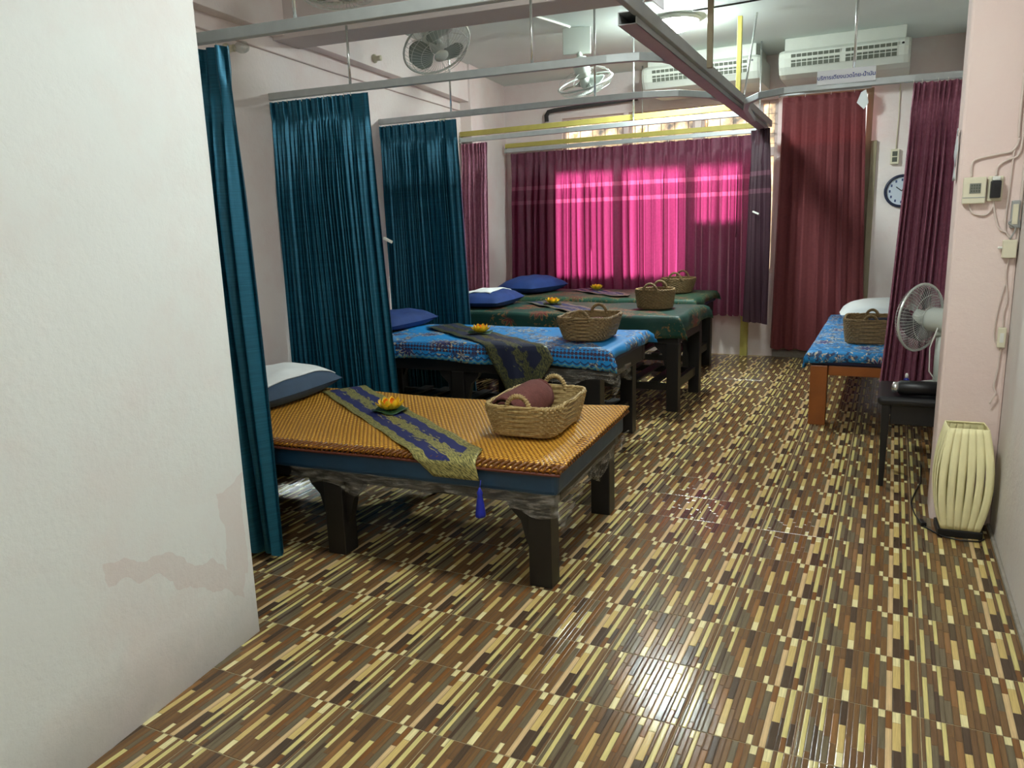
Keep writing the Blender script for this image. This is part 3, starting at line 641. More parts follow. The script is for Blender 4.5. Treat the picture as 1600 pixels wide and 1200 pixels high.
curtain('plum_curtain', 'small plum curtain in the back left corner by the column', ((-3.72, 6.62), (-3.44, 6.60)), ((-3.70, 6.47), (-3.40, 6.43)), 2.115, .1, 8, .03, M['purple'], 13, pinch=1)
curtain('window_curtain', 'wide burgundy curtain glowing pink with daylight from the window', ((-3.78, 7.80), (-1.22, 7.70)), ((-3.78, 7.80), (-1.20, 7.69)), 2.105, .43, 32, .047, M['burgundy'], 17, pinch=2)
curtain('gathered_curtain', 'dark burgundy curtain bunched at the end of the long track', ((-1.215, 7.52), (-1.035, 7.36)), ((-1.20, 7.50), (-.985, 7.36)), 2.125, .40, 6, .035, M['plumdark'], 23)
cm = curtain('maroon_curtain', 'plain maroon curtain hanging to the floor over the door', ((-1.0, 7.83), (-.30, 7.83)), ((-1.03, 7.82), (-.20, 7.82)), 2.425, .095, 7, .024, M['maroon'], 29, header=.05, pinch=1)
b = MB(); b.add([(-.34, 7.79, 2.405), (-.30, 7.78, 2.425), (-.275, 7.775, 2.31), (-.31, 7.78, 2.26), (-.37, 7.785, 2.32)], [(0,1,2,3,4)]); b.build('turned_corner', M['whitecloth'], cm, solid=.004)
curtain('plum_curtain', 'tall plum curtain beside the pink pillar, behind the desk fan', ((.045, 5.235), (.36, 5.265)), ((-.035, 5.10), (.34, 5.17)), 2.09, .32, 9, .045, M['purple'], 31, pinch=1, edge=1)
for p, lb in (((-2.615, 3.745, 1.30), 'small white clip on the edge of the wide teal curtain'), ((-1.135, 7.36, 1.40), 'small white clip on the bunched burgundy curtain')):
    b = MB(); b.bar((-.028, 0, .012), (.028, 0, -.014), .012, .016); tag(b.build('curtain_clip', M['white'], loc=p, bevel=.003), lb, 'clip')

# ------------------------------------------------------------------ beds
def leg_with_brackets(t, x, y, w, top, dark, left=True, right=True, bw=.10):
    b = MB(); b.box((x, y, top/2), (w, w, top)); lg = b.build('leg', dark, t, bevel=.004)
    for s in ((-1,) if left else ())+((1,) if right else ()):
        b = MB(); x0 = x+s*w/2; pts = [(x0, top), (x0+s*bw, top), (x0+s*bw*.85, top-.035), (x0+s*bw*.4, top-.08), (x0+s*.02, top-.16), (x0, top-.2)]
        n = len(pts); o = len(b.v)
        for yy in (y-.02, y+.02): b.v += [(px, yy, pz) for px, pz in pts]
        b.f += [tuple(range(n)), tuple(range(2*n-1, n-1, -1))] + [(i, i+n, (i+1) % n+n, (i+1) % n) for i in range(n)]; b.m += [0]*(n+2)
        b.build('bracket', dark, lg)
def bed(label, loc, rz, Ln, W, ztop, zmat, zfr, lw_, legx, dark, matt, shelf=None, inset=.03):
    t = thing('massage_bed', label, 'bed', loc, rz)
    for lx in legx:
        for ly in (inset+lw_/2, W-inset-lw_/2): leg_with_brackets(t, lx, ly, lw_, zfr, dark, lx > -Ln+.3, lx < -.3)
    for ly in (inset+.03, W-inset-.03):
        b = MB(); b.bb(-Ln+.02, -.02, ly-.03, ly+.03, zfr-.002, zmat); b.build('side_rail', dark, t, bevel=.004)
    for lx in (-.05, -Ln+.05):
        b = MB(); b.bb(lx-.03, lx+.03, inset+.062, W-inset-.062, zfr, zmat-.003); b.build('end_rail', dark, t, bevel=.004)
    b = MB(); b.bb(-Ln+.0, 0, 0, W, zmat+.001, ztop-.004); b.build('mattress', matt, t, bevel=.022, seg=3)
    if shelf:
        for ly in (inset+lw_/2, W-inset-lw_/2):
            b = MB(); b.bb(-Ln+.1, legx[0]-lw_/2-.002, ly-.018, ly+.018, shelf-.05, shelf); b.build('stretcher', dark, t, bevel=.003)
        b = MB(); b.bb(legx[0]-.018, legx[0]+.018, inset+lw_+.003, W-inset-lw_-.003, shelf-.05, shelf+.02); b.build('stretcher', dark, t, bevel=.003)
        me = None; n = int((Ln-.3)/.16)
        for i in range(n):
            x = -.2-i*.16
            if me is None:
                b = MB(); b.bb(-.035, .035, inset+.02, W-inset-.02, shelf+.001, shelf+.016); o = b.build('shelf_slat', dark, t); me = o.data
            else: o = bpy.data.objects.new('shelf_slat', me); COL.objects.link(o); o.parent = t
            o.location = (x, 0, 0)
    return t
B1 = ((-1.05, 2.47, 0), math.radians(3.0)); B2 = ((-1.37, 4.03, 0), math.radians(1.0)); B3 = ((-1.31, 5.34, 0), 0.0); B4 = ((-1.47, 6.52, 0), 0.0)
bed('low black bed with a gold woven mat, nearest the viewer', B1[0], B1[1], 2.15, .95, .487, .378, .335, .092, (-.085, -1.02, -1.98), M['darkwood'], M['mattress'])
bed('black slatted bed under the turquoise cloth', B2[0], B2[1], 1.98, .80, .66, .585, .49, .085, (-.12, -1.0, -1.88), M['darkwood'], M['navymattress'], .2)
bed('black slatted bed under the nearer green cloth', B3[0], B3[1], 2.1, .82, .69, .60, .50, .085, (-.06, -1.04, -1.98), M['darkwood'], M['navymattress'], .2)
bed('black bed under the farther green cloth, below the window curtain', B4[0], B4[1], 2.0, .86, .69, .60, .50, .085, (-.07, -1.0, -1.9), M['darkwood'], M['navymattress'], .2)
# right-hand bed stands lengthwise along the right wall: its foot towards the viewer
t5 = thing('massage_bed', 'orange varnished wooden bed along the right wall, behind the plum curtain', 'bed', (-.455, 5.33, 0))
for lx, ly in ((.065, .055), (.80, .055), (.065, 1.95), (.80, 1.95)):
    b = MB(); b.box((lx, ly, .2), (.105, .105, .40)); b.build('leg', M['orangewood'], t5, bevel=.004)
b = MB(); b.bb(.122, .745, .02, .09, .335, .40); b.build('end_rail', M['orangewood'], t5, bevel=.004)
b = MB(); b.bb(.122, .745, 1.92, 1.99, .335, .40); b.build('end_rail', M['orangewood'], t5, bevel=.004)
for x in (.05, .83):
    b = MB(); b.bb(x-.03, x+.03, .11, 1.895, .335, .40); b.build('side_rail', M['orangewood'], t5, bevel=.004)
b = MB(); b.bb(0, .88, 0, 2.05, .402, .487); b.build('mattress', M['navymattress'], t5, bevel=.02, seg=3)

# ------------------------------------------------------------------ cloths on the beds
def sheet(name, label, loc, rz, x0, x1, y0, y1, z, drops, mat, seed, wav=.004, rad=.02, mats=None):
    """cloth over the rectangle x0..x1, y0..y1 at height z with overhangs (left, right, near, far)"""
    dl, dr, dn, df = drops; rnd = random.Random(seed); k = [rnd.uniform(0, 6) for _ in range(8)]
    U0, U1, V0, V1 = x0-dl, x1+dr, y0-dn, y1+df; nu = max(20, int((U1-U0)/.03)); nv = max(14, int((V1-V0)/.025))
    def fn(a, c):
        u = U0+(U1-U0)*a; v = V0+(V1-V0)*c
        ox = max(0, x0-u, u-x1); oy = max(0, y0-v, v-y1); sx = -1 if u < x0 else 1; sy = -1 if v < y0 else 1
        px = min(max(u, x0), x1); py = min(max(v, y0), y1)
        m = min(ox, oy); dn_ = max(ox, oy) + m*.12
        dz = wav*(math.sin(u*9+k[0])*math.sin(v*11+k[1]) + .6*math.sin(u*23+k[2]+v*5))*(1 if dn_ == 0 else .3)
        wave = .007*math.sin(u*21+k[3])*(oy > 0) + .009*math.sin(v*19+k[4])*(ox > 0)
        outx = (rad*min(1, ox/.02)+wave*min(1, ox/.06)+m*.42)*(sx if ox > 0 else 0); outy = (rad*min(1, oy/.02)+wave*min(1, oy/.06)+m*.42)*(sy if oy > 0 else 0)
        drop = 0 if dn_ == 0 else max(0, dn_-.006) + .01*math.sin(u*8+v*7+k[5])*min(1, dn_/.1)
        return (px+outx, py+outy, z+dz-drop)
    b = MB(); b.grid(fn, nu, nv, uvf=lambda a, c: (U0+(U1-U0)*a, V0+(V1-V0)*c))
    return b.build(name, mat, loc=loc, rz=rz, smooth=True, solid=.003)
gm = MB()   # the gold mat is stiff, thick, and droops only a little over the mattress edges
def gfn(a, c):
    u = -2.08+2.10*a; v = -.018+.985*c; e = max(0, -.0-v, v-.95, u-.0)*.5
    z = .497+.004*math.sin(u*5+v*3)+.003*math.sin(v*13+u*2) - e*.6 - .006*max(0, 1-abs(v+.0)/.06)*(v < .06)
    z += .012*math.exp(-((u+.0)**2+(v-.95)**2)/.02)
    return (u, v+.006*math.sin(u*7), z)
gm.grid(gfn, 90, 44, uvf=lambda a, c: (-2.08+2.10*a, -.018+.985*c))
g = thing('woven_mat', 'gold and brown woven mat on the nearest bed', 'mat', B1[0], B1[1])
gm.build('mat_surface', M['goldmat'], g, smooth=True, solid=.007)
bm = MB()
for k in range(84):     # rolled twists along the near edge
    x = -2.07+k*.025; bm.tube([(x, -.020+.006*math.sin(x*7), .477), (x+.010, -.014, .496), (x+.026, .018, .500)], .0065, 5)
for k in range(38):
    y = -.02+k*.0262; bm.tube([(.022, y, .480), (.008, y+.01, .497), (-.03, y+.02, .498)], .0055, 5)
o = bm.build('rolled_edge', M['goldmat'], g, smooth=True); o['kind'] = 'stuff'
b = MB(); b.tube([(-2.07+2.09*i/40, -.021+.006*math.sin((-2.07+2.09*i/40)*7), .474) for i in range(41)], .006, 6); b.build('binding', M['matbinding'], g, smooth=True)
tag(sheet('bed_cloth', '', B2[0], B2[1], -1.97, -.01, .01, .79, .668, (0, .06, .115, .08), M['batik'], 1), 'turquoise batik cloth with a scalloped border on the second bed', 'bed cloth')
tag(sheet('bed_cloth', '', B3[0], B3[1], -2.09, -.01, .01, .81, .698, (0, .12, .16, .1), M['green'], 2), 'dark green floral cloth on the third bed, draped over its corner', 'bed cloth')
tag(sheet('bed_cloth', '', B4[0], B4[1], -1.99, -.01, .01, .85, .698, (0, .07, .10, .08), M['green2'], 3), 'green leaf-print cloth on the bed under the window', 'bed cloth')
tag(sheet('bed_cloth', '', (-.455, 5.33, 0), 0, .005, .87, .01, 2.04, .495, (.10, 0, .075, .02), M['batik5'], 4), 'blue floral batik cloth on the orange wooden bed', 'bed cloth')

def runner(name, label, loc, rz, p0, p1, W, z, mat, edge_y=-.03, tip=.15, hx=1.0):
    """a strip from p0 to its pointed tip p1 (both laid out flat); what passes edge_y hangs down the side"""
    p0 = Vector(p0); p1 = Vector(p1); d = (p1-p0).normalized(); n = Vector((-d.y, d.x)); Lr = (p1-p0).length
    def smax(c): return Lr - tip*abs(2*c-1)
    def fn(a, c):
        t_ = (c-.5)*W; q = p0+n*t_+d*(smax(c)*a); s = smax(c)*a
        if q.y < edge_y:
            over = edge_y-q.y; xe = q.x - (over/-d.y)*d.x; x = xe + (q.x-xe)*hx
            return (x, edge_y-.006-.010*math.sin(x*40)*min(1, over/.1)*(1-hx), z-.012-over)
        return (q.x, q.y, z + .003*math.sin(s*21+t_*9) - .012*max(0, 1-(q.y-edge_y)/.04))
    b = MB(); b.grid(fn, 80, 18, uvf=lambda a, c: (smax(c)*(a-1), c)); return tag(b.build(name, mat, loc=loc, rz=rz, smooth=True, solid=.003), label, 'table runner')
r1 = runner('silk_runner', 'navy and gold brocade runner lying diagonally across the gold mat', B1[0], B1[1], (-1.58, .937), (-.298, -.098), .245, .5095, M['brocade'], -.028)
b = MB(); b.lathe([(.003, .02), (.006, .012), (.012, 0), (.009, -.012), (.013, -.03), (.02, -.085), (.019, -.095)], 14); b.tube([(0, 0, .015), (0, .012, .045)], .002, 5); tas = b.build('tassel', M['tassel'], r1, smooth=True); tas.location = (-.292, -.044, .385)
tas['label'] = 'bright blue silk tassel'
runner('silk_runner', 'dark brocade runner hanging over the side of the turquoise bed', B2[0], B2[1], (-1.46, .66), (-.26, -.27), .25, .682, M['brocade2'], -.03, .12, .4)
runner('silk_runner', 'grey-blue brocade runner across the nearer green bed', B3[0], B3[1], (-1.40, .72), (-.56, -.06), .24, .711, M['brocade3'], -.03, .12, .5)
runner('silk_runner', 'faded brocade runner across the green bed under the window', B4[0], B4[1], (-1.33, .74), (-.62, .10), .22, .711, M['brocade3'])

def pillow(label, loc, rz, sx, sy, h, mat, cover=None, cov=(-.5, .5), seed=1):
    rnd = random.Random(seed); k = [rnd.uniform(0, 6) for _ in range(5)]; t = thing('pillow', label, 'pillow', loc, rz)
    def surf(u, v, top, g=0.0):
        x = (u-.5)*2; y = (v-.5)*2
        e = (max(0, 1-abs(x)**2.6)*max(0, 1-abs(y)**2.6))**.55
        pin = 1-.06*(abs(x)*abs(y))
        z = h*(.36+.64*e) if top else h*.36*(1-.9*min(1, e*1.5))
        wr = .006*math.sin(x*7+k[0]+y*3)*math.sin(y*6+k[1]) if top else 0
        return (x*sx/2*pin*(1+g), y*sy/2*pin*(1+g), z+wr*e+(g*.2 if top else 0))
    b = MB(); b.grid(lambda u, v: surf(u, v, True), 26, 22); b.grid(lambda u, v: surf(1-u, v, False), 26, 22); b.build('cushion', mat, t, smooth=True)
    if cover:
        b = MB(); u0, u1, v0, v1 = cov; b.grid(lambda u, v: tuple(Vector(surf(u0+(u1-u0)*u, v0+(v1-v0)*v + .012*math.sin(u*17)*(v in (0, 1)), True)) + Vector((0, 0, .006))), 26, 20)
        b.build('pillow_towel', cover, t, smooth=True, solid=.006)
    return t
pillow('white-topped grey-blue pillow at the head of the gold-mat bed', (-2.90, 3.0, .503), math.radians(3), .44, .76, .16, M['steelblue'], M['whitecloth'], (.02, .9, .10, .99), 1)
pillow('plain blue pillow on the turquoise bed', (-3.15, 4.56, .675), 0, .36, .62, .12, M['bluecloth'], None, seed=2)
pillow('blue pillow with a white towel on the nearer green bed', (-3.03, 5.77, .705), math.radians(4), .42, .66, .13, M['bluecloth'], M['whitecloth'], (.05, .72, .2, .95), 3)
pillow('plain blue pillow on the bed under the window', (-3.18, 6.98, .705), math.radians(-12), .46, .66, .16, M['bluecloth'], None, seed=4)
pillow('white pillow on the orange wooden bed', (-.02, 6.92, .50), 0, .70, .42, .19, M['whitecloth'], None, seed=5)
b = MB(); b.grid(lambda u, v: (.105+(u-.5)*.14, 6.92+(v-.5)*.46, .50+.015+.19*(max(0, 1-abs((v-.5)*2.0)**2.6))**.42), 6, 24, uvf=lambda u, v: (v*.4-.9, u)); tag(b.build('pillow_runner', M['brocade2'], smooth=True, solid=.004), 'dark brocade band laid over the white pillow', 'runner')
bcov = MB(); 
# cling film round the frame of two beds
def wrap_film(label, loc, rz, path, z0, z1, seed, ragged):
    rnd = random.Random(seed); k = [rnd.uniform(0, 6) for _ in range(8)]; pts = [Vector((*p, 0)) for p in path]; ln = [0]
    for a, c in zip(pts[:-1], pts[1:]): ln.append(ln[-1]+(c-a).length)
    def fn(u, v):
        s = u*ln[-1]; i = 0
        while i < len(pts)-2 and s > ln[i+1]: i += 1
        f = (s-ln[i])/(ln[i+1]-ln[i]); p = pts[i].lerp(pts[i+1], f); dd = (pts[i+1]-pts[i]).normalized(); nn = Vector((dd.y, -dd.x, 0))
        low = z0 + ragged*(.5*math.sin(s*9+k[0])+.5*math.sin(s*23+k[1])) - .0
        if i == 1 and f < .25: low -= .10*(1-f/.25)
        z = z1+(low-z1)*v; p = p + nn*(.006+.007*math.sin(s*30+k[2]+v*5)*math.sin(v*9+k[3])+.006*v*math.sin(s*55+k[4]))
        return (p.x, p.y, z)
    b = MB(); b.grid(fn, 130, 16); return tag(b.build('plastic_wrap', M['wrap'], loc=loc, rz=rz, smooth=True), label, 'plastic wrap')
wrap_film('clear plastic film wrapped round the frame of the gold-mat bed', B1[0], B1[1], [(-1.2, -.006), (.012, -.006), (.012, .955)], .325, .395, 3, .035)
wrap_film('torn clear plastic film under the turquoise cloth', B2[0], B2[1], [(-.62, -.012), (.016, -.012), (.016, .3)], .475, .55, 9, .03)

# ------------------------------------------------------------------ baskets with towels
def sup(a, e): c, s = math.cos(a), math.sin(a); return (abs(c)**(2/e)*(1 if c > 0 else -1), abs(s)**(2/e)*(1 if s > 0 else -1))
def basket(label, loc, rz, b0, b1, h, e, mat, handles='y', towel=None, towlab=None, rows=12, per=52, hr=.045, thn=.0085):
    t = thing('wicker_basket', label, 'basket', loc, rz)
    def rad(v): return (b0[0]+(b1[0]-b0[0])*v**.8, b0[1]+(b1[1]-b0[1])*v**.8)
    dip = lambda a, v: 0.0
    def wall(u, v, off, amp):
        a = 2*PI*u; x, y = sup(a, e); ra, rb = rad(v); r_ = math.floor(v*rows*.9999); w_ = amp*math.cos(u*per*2*PI/2)*(1 if r_ % 2 else -1)
        bul = amp*.6*math.sin(PI*((v*rows) % 1)); k = off+w_+bul; nrm = math.hypot(x/ra, y/rb)
        return (x*ra+k*x/ra/nrm, y*rb+k*y/rb/nrm, .006+h*v)
    b = MB(); b.grid(lambda u, v: wall(u, v, 0, .0062), per*2, rows*4); b.build('woven_side', mat, t, smooth=True)
    b = MB(); b.grid(lambda u, v: wall(1-u, v, -.012, .0045), per*2, rows*2); b.build('woven_lining', mat, t, smooth=True)
    b = MB(); n = 40; b.add([(sup(2*PI*i/n, e)[0]*b0[0]*.98, sup(2*PI*i/n, e)[1]*b0[1]*.98, z) for z in (.002, .012) for i in range(n)], [tuple(range(n, 2*n)), tuple(range(n-1, -1, -1))]+[(i, (i+1) % n, n+(i+1) % n, n+i) for i in range(n)]); b.build('base', mat, t)
    b = MB()
    for k in range(2):
        b.tube([(sup(2*PI*i/90, e)[0]*(b1[0]-.003)+.004*math.cos(i*1.3+k*PI)*math.cos(2*PI*i/90), sup(2*PI*i/90, e)[1]*(b1[1]-.003)+.004*math.cos(i*1.3+k*PI)*math.sin(2*PI*i/90), h+.008+.004*math.sin(i*1.3+k*PI)) for i in range(90)], .0055, 6, closed=True)
    b.build('braided_rim', mat, t, smooth=True)
    for s in (-1, 1):
        b = MB(); path = []
        for i in range(19):
            a = PI*i/18; q = hr*math.cos(a); zz = h-.01+hr*1.25*math.sin(a)
            path.append((q, s*(b1[1]-.006), zz) if handles == 'y' else (s*(b1[0]-.006), q, zz))
        b.tube(path, thn, 8); hn = b.build('handle', mat, t, smooth=True)
        b = MB()
        for i in range(1, 18, 1):
            p = Vector(path[i]); dd = (Vector(path[i+1])-Vector(path[i-1])).normalized(); X = dd.orthogonal().normalized(); Y = dd.cross(X)
            b.tube([p+X*((thn+.0012)*math.cos(2*PI*j/8))+Y*((thn+.0012)*math.sin(2*PI*j/8))+dd*(.0025*math.sin(2*PI*j/8)) for j in range(8)], .0022, 4, closed=True)
        b.build('binding', mat, hn, smooth=True)
    return t
R3 = math.radians(3)
basket('rectangular pale wicker basket holding a brown towel on the gold mat', (-1.335, 2.945, .509), R3, (.135, .19), (.165, .225), .125, 6.0, M['wicker'], 'y', hr=.052)
basket('flared rectangular wicker basket on the turquoise cloth', (-1.63, 4.40, .675), math.radians(4), (.125, .165), (.165, .205), .13, 5.0, M['wicker2'], 'y', hr=.05)
basket('round brown wicker basket on the nearer green bed', (-1.615, 5.79, .704), 0, (.125, .125), (.145, .145), .135, 2.2, M['wicker2'], 'y', hr=.055)
basket('round brown wicker basket on the green bed under the window', (-1.76, 7.10, .704), 0, (.11, .13), (.15, .15), .12, 2.4, M['wicker2'], 'y', hr=.06)
basket('square wicker basket on the orange wooden bed', (-.105, 5.83, .50), 0, (.15, .17), (.17, .19), .155, 6.0, M['wicker2'], 'y', hr=.04)
def towel_roll(label, loc, rz, r, ln, mat, tilt=0):
    b = MB()
    def fn(u, v):
        a = u*2*PI; x = (v-.5)*ln; rr = r*(1+.05*math.sin(a*3+v*4))*(1-.25*abs(2*v-1)**6); return (x, rr*math.cos(a)*1.1, r+rr*math.sin(a))
    b.grid(fn, 28, 16)
    for v in (0, 1):
        sp = [((v-.5)*ln*.99, r*.9*(1-i/40)*math.cos(i*.5), r+r*.9*(1-i/40)*math.sin(i*.5)) for i in range(38)]; b.tube(sp, .007, 5)
    t = tag(b.build('rolled_towel', mat, loc=loc, smooth=True), label, 'towel'); t.rotation_euler = (0, tilt, rz); return t
towel_roll('brown rolled towel inside the rectangular pale basket', (-1.405, 2.96, .528), math.radians(84), .077, .31, M['towel'], -.06)
towel_roll('brown rolled towel inside the flared basket on the turquoise bed', (-1.64, 4.42, .692), math.radians(60), .05, .2, M['towel'])
towel_roll('dark navy folded towel inside the basket on the orange bed', (-.02, 5.82, .575), 0, .045, .2, M['navytowel'])
towel_roll('brown rolled towel inside the round basket on the nearer green bed', (-1.615, 5.79, .722), .5, .05, .18, M['towel'])

# ------------------------------------------------------------------ lotus flowers
pm = {}
def petal_mesh(key, ln, wd, curl, mat):
    b = MB(); b.grid(lambda u, v: ((v-.5)*wd*math.sin(PI*min(1, u*.88+.1))**.8, .012+ln*u*math.cos(curl*u), .004+ln*u*math.sin(curl*(.45+.75*u))-.25*wd*(1-(2*v-1)**2)), 6, 4)
    pm[key] = b.mesh('petal', mat, True)
petal_mesh('a', .056, .036, .5, M['petal']); petal_mesh('b', .046, .032, .85, M['petal']); petal_mesh('c', .034, .026, 1.25, M['petal2'])
def lotus(label, loc, sc=1.0, rot=0.0):
    t = thing('lotus_flower', label, 'flower', loc, rot); t.scale = (sc, sc, sc)
    b = MB()
    def lf(u, v):
        a = 2*PI*u; r = (.003+.072*v)*(1+.08*math.sin(5*a)*v); return (r*math.cos(a), r*math.sin(a), .004+.006*v*math.sin(3*a+1)*v+.004*v)
    b.grid(lf, 30, 5); b.build('leaf_base', M['leaf'], t, smooth=True, solid=.002)
    for key, n, z, off in (('a', 8, .010, 0), ('b', 8, .014, .39), ('c', 6, .016, .2)):
        for i in range(n):
            o = bpy.data.objects.new('petal', pm[key]); COL.objects.link(o); o.parent = t; o.location = (0, 0, z); o.rotation_euler = (0, 0, off+2*PI*i/n)
    b = MB(); b.lathe([(.002, .012), (.012, .016), (.013, .026), (.003, .03)], 12); b.build('seed_head', M['petal'], t, smooth=True)
lotus('yellow-orange lotus flower on the navy runner of the gold-mat bed', (-2.11, 2.955, .513), 1.12)
lotus('yellow lotus flower on the dark runner of the turquoise bed', (-2.35, 4.33, .687), 1.05, .5)
lotus('yellow lotus flower on the runner of the nearer green bed', (-2.47, 5.80, .716), 1.0, .9)
lotus('yellow lotus flower on the bed under the window', (-2.56, 7.10, .716), 1.0, .2)

# ------------------------------------------------------------------ right-hand corner: stool, desk fan, lamp, boxes on the pillar
t = thing('stool', 'black leatherette stool carrying the desk fan beside the pillar', 'stool', (.19, 4.36, 0))
b = MB(); b.bb(-.215, .215, -.215, .215, .43, .475); b.build('seat', M['leatherette'], t, bevel=.018, seg=3)
for sx, sy in ((-1,-1), (1,-1), (-1,1), (1,1)):
    b = MB(); x, y = sx*.175, sy*.165; b.hexa([(x-.012, y-.012, 0), (x+.012, y-.012, 0), (x+.012, y+.012, 0), (x-.012, y+.012, 0), (x-.02, y-.02, .43), (x+.02, y-.02, .43), (x+.02, y+.02, .43), (x-.02, y+.02, .43)]); b.build('leg', M['black'], t, bevel=.003)
for y in (-.165, .165):
    b = MB(); b.bb(-.153, .153, y-.01, y+.01, .33, .428); b.build('apron', M['leatherette'], t, bevel=.004)
for x in (-.175, .175):
    b = MB(); b.bb(x-.01, x+.01, -.143, .143, .33, .428); b.build('apron', M['leatherette'], t, bevel=.004)
t = thing('desk_fan', 'pale desk fan standing on the black stool, seen from behind', 'fan', (.255, 4.40, .477))
b = MB(); b.lathe([(.11, 0), (.115, .012), (.10, .028), (.05, .04), (.03, .05)], 30); b.build('base', M['fanwhite'], t, smooth=True)
b = MB(); b.tube([(-.005, 0, .03), (-.01, 0, .16), (-.012, 0, .285)], lambda f: .030-.008*f, 14); b.build('column', M['fanwhite'], t, smooth=True)
ax = Vector((-.80, .60, .04)).normalized(); hc = Vector((-.015, 0, .352))
b = MB(); b.lathe([(.03, -.10), (.055, -.095), (.062, -.06), (.06, .05), (.045, .08), (.02, .085)], 26, hc, ax); b.box((-.012, 0, .29), (.05, .05, .03)); b.build('motor_housing', M['fanwhite'], t, smooth=True)
gc = hc+ax*.115
b = MB(); b.lathe([(.035, -.025), (.04, .02), (.02, .035)], 20, gc, ax); b.build('hub', M['fanwhite'], t, smooth=True)
fan_blades(t, gc, ax, .15, thin_glass('smoky_blade', (.62, .62, .66, 1), .12, .2))
b = MB(); fan_guard(b, gc, ax, .172, 0, .06, 60, .0009, [(.172, 0, .0065), (.12, .055, .0012), (.06, .058, .0016)]); b.build('front_guard', M['wire'], t)
b = MB(); fan_guard(b, gc, -ax, .172, 0, .05, 60, .0009, [(.12, .046, .0012), (.06, .05, .0016)]); b.build('rear_guard', M['wire'], t)
b = MB(); b.tube([(-.03, -.05, .33), (-.06, -.055, .22), (-.055, -.05, .10), (-.02, -.06, .05)], .0035, 6); b.build('cord', M['white'], t, smooth=True)
b = MB(); b.lathe([(.012, 0), (.026, .006), (.028, .02), (.036, .028), (.036, .2), (.03, .21)], 22, (0, 0, 0), (1, .05, 0)); bt = b.build('flask', M['black'], loc=(.045, 4.215, .513), smooth=True); tag(bt, 'black flask lying on the stool in front of the desk fan', 'flask')
b = MB(); b.lathe([(.013, -.006), (.027, .0), (.029, .024)], 22, (0, 0, 0), (1, .05, 0)); b.build('silver_cap', M['chrome'], bt, smooth=True, loc=(-.004, 0, 0))
b = MB(); b.lathe([(.016, 0), (.017, .05), (.012, .065), (.007, .072)], 16); bt = b.build('spray_bottle', M['bluebottle'], loc=(.10, 4.29, .477), smooth=True); tag(bt, 'small dark blue bottle with a white nozzle on the stool', 'bottle')
b = MB(); b.lathe([(.007, .07), (.008, .085), (.005, .095)], 12); b.build('nozzle', M['white'], bt, smooth=True)

LX, LY = .325, 3.66
t = thing('floor_lamp', 'unlit cream paper floor lamp with slatted barrel shade by the pillar', 'lamp', (LX, LY, 0), math.radians(4))
b = MB(); b.bb(-.085, .085, -.07, .07, .001, .034); b.build('base', M['black'], t, bevel=.004)
def half(v): return .069+.033*math.sin(PI*min(1, max(0, v*.94+.03)))**.9
NS = 6
for side in range(4):
    ca, sa = math.cos(side*PI/2), math.sin(side*PI/2); first = None
    for k in range(NS):
        b = MB()
        def fn(u, v):
            hw = half(v); gap = .16*math.sin(PI*min(1, max(0, (v-.1)/.72)))**2 if .1 < v < .82 else 0.0; gap += .02
            a = (k+gap/2+(1-gap)*u)/NS*2-1; x = a*hw; y = -hw - .0012*math.sin(PI*u) - .003*(k % 2)*math.sin(PI*v)
            return (x*ca-y*sa, (x*sa+y*ca)*.9, .034+.445*v)
        b.grid(fn, 3, 20); b.build('shade_slat', M['paperlamp'], t, smooth=True, solid=.0018)
for z, hh in ((.477, .072), (.04, .071)):
    b = MB(); b.tube([(-hh, -hh*.9, z), (hh, -hh*.9, z), (hh, hh*.9, z), (-hh, hh*.9, z)], .0035, 6, closed=True); b.build('shade_rim', M['paperlamp'], t)
b = MB(); b.lathe([(.02, .034), (.02, .09), (.012, .1)], 14); b.build('lamp_socket', M['white'], t)
b = MB(); b.tube([(.42, 3.60, .006), (.40, 3.565, .006), (.33, 3.55, .006), (.26, 3.575, .006), (.20, 3.66, .006), (.165, 3.80, .006), (.15, 3.95, .006), (.17, 4.12, .006), (.20, 4.3, .006), (.21, 4.62, .006)], .0032, 6)
cd = tag(b.build('power_cord', M['black'], smooth=True), 'black power cord with an inline switch on the floor by the cream lamp', 'cord')
b = MB(); b.box((.19, 3.69, .012), (.022, .05, .02), rz=.3); b.build('inline_switch', M['black'], cd, bevel=.003)

PF = 3.79
def wallbox(name, label, cat, x0, x1, z0, z1, dep, mat):
    t = thing(name, label, cat, ((x0+x1)/2, PF-.001, (z0+z1)/2)); hx, hz = (x1-x0)/2, (z1-z0)/2
    b = MB(); b.bb(-hx, hx, -dep, 0, -hz, hz); b.build('case', mat, t, bevel=.004); return t, hx, hz
t, hx, hz = wallbox('thermostat', 'cream air-conditioner controller with a small grey display on the pillar', 'thermostat', .243, .325, 1.392, 1.498, .03, M['offwhite'])
b = MB(); b.bb(-.018, .022, -.032, -.029, -.012, .028); b.build('display', simple('grey_display', L(120, 122, 112), .3), t)
b = MB()
for i in range(4):
    for j in range(3): b.bb(-.013+i*.009, -.008+i*.009, -.0335, -.0318, -.006+j*.011, .001+j*.011)
b.build('display_segments', M['acgrille'], t)
b = MB(); b.bb(-hx, hx, -.0315, -.029, -.03, -.027); b.build('flap_line', M['alu_dull'], t)
t, hx, hz = wallbox('circuit_breaker', 'small black circuit breaker in a cream holder beside the controller', 'breaker', .330, .385, 1.40, 1.50, .012, M['offwhite'])
b = MB(); b.bb(-.018, .018, -.05, -.012, -.038, .03); b.build('switch_body', M['black'], t, bevel=.004)
b = MB(); b.bb(-.014, .014, -.045, -.012, .031, .048); b.build('cap', M['white'], t, bevel=.003)
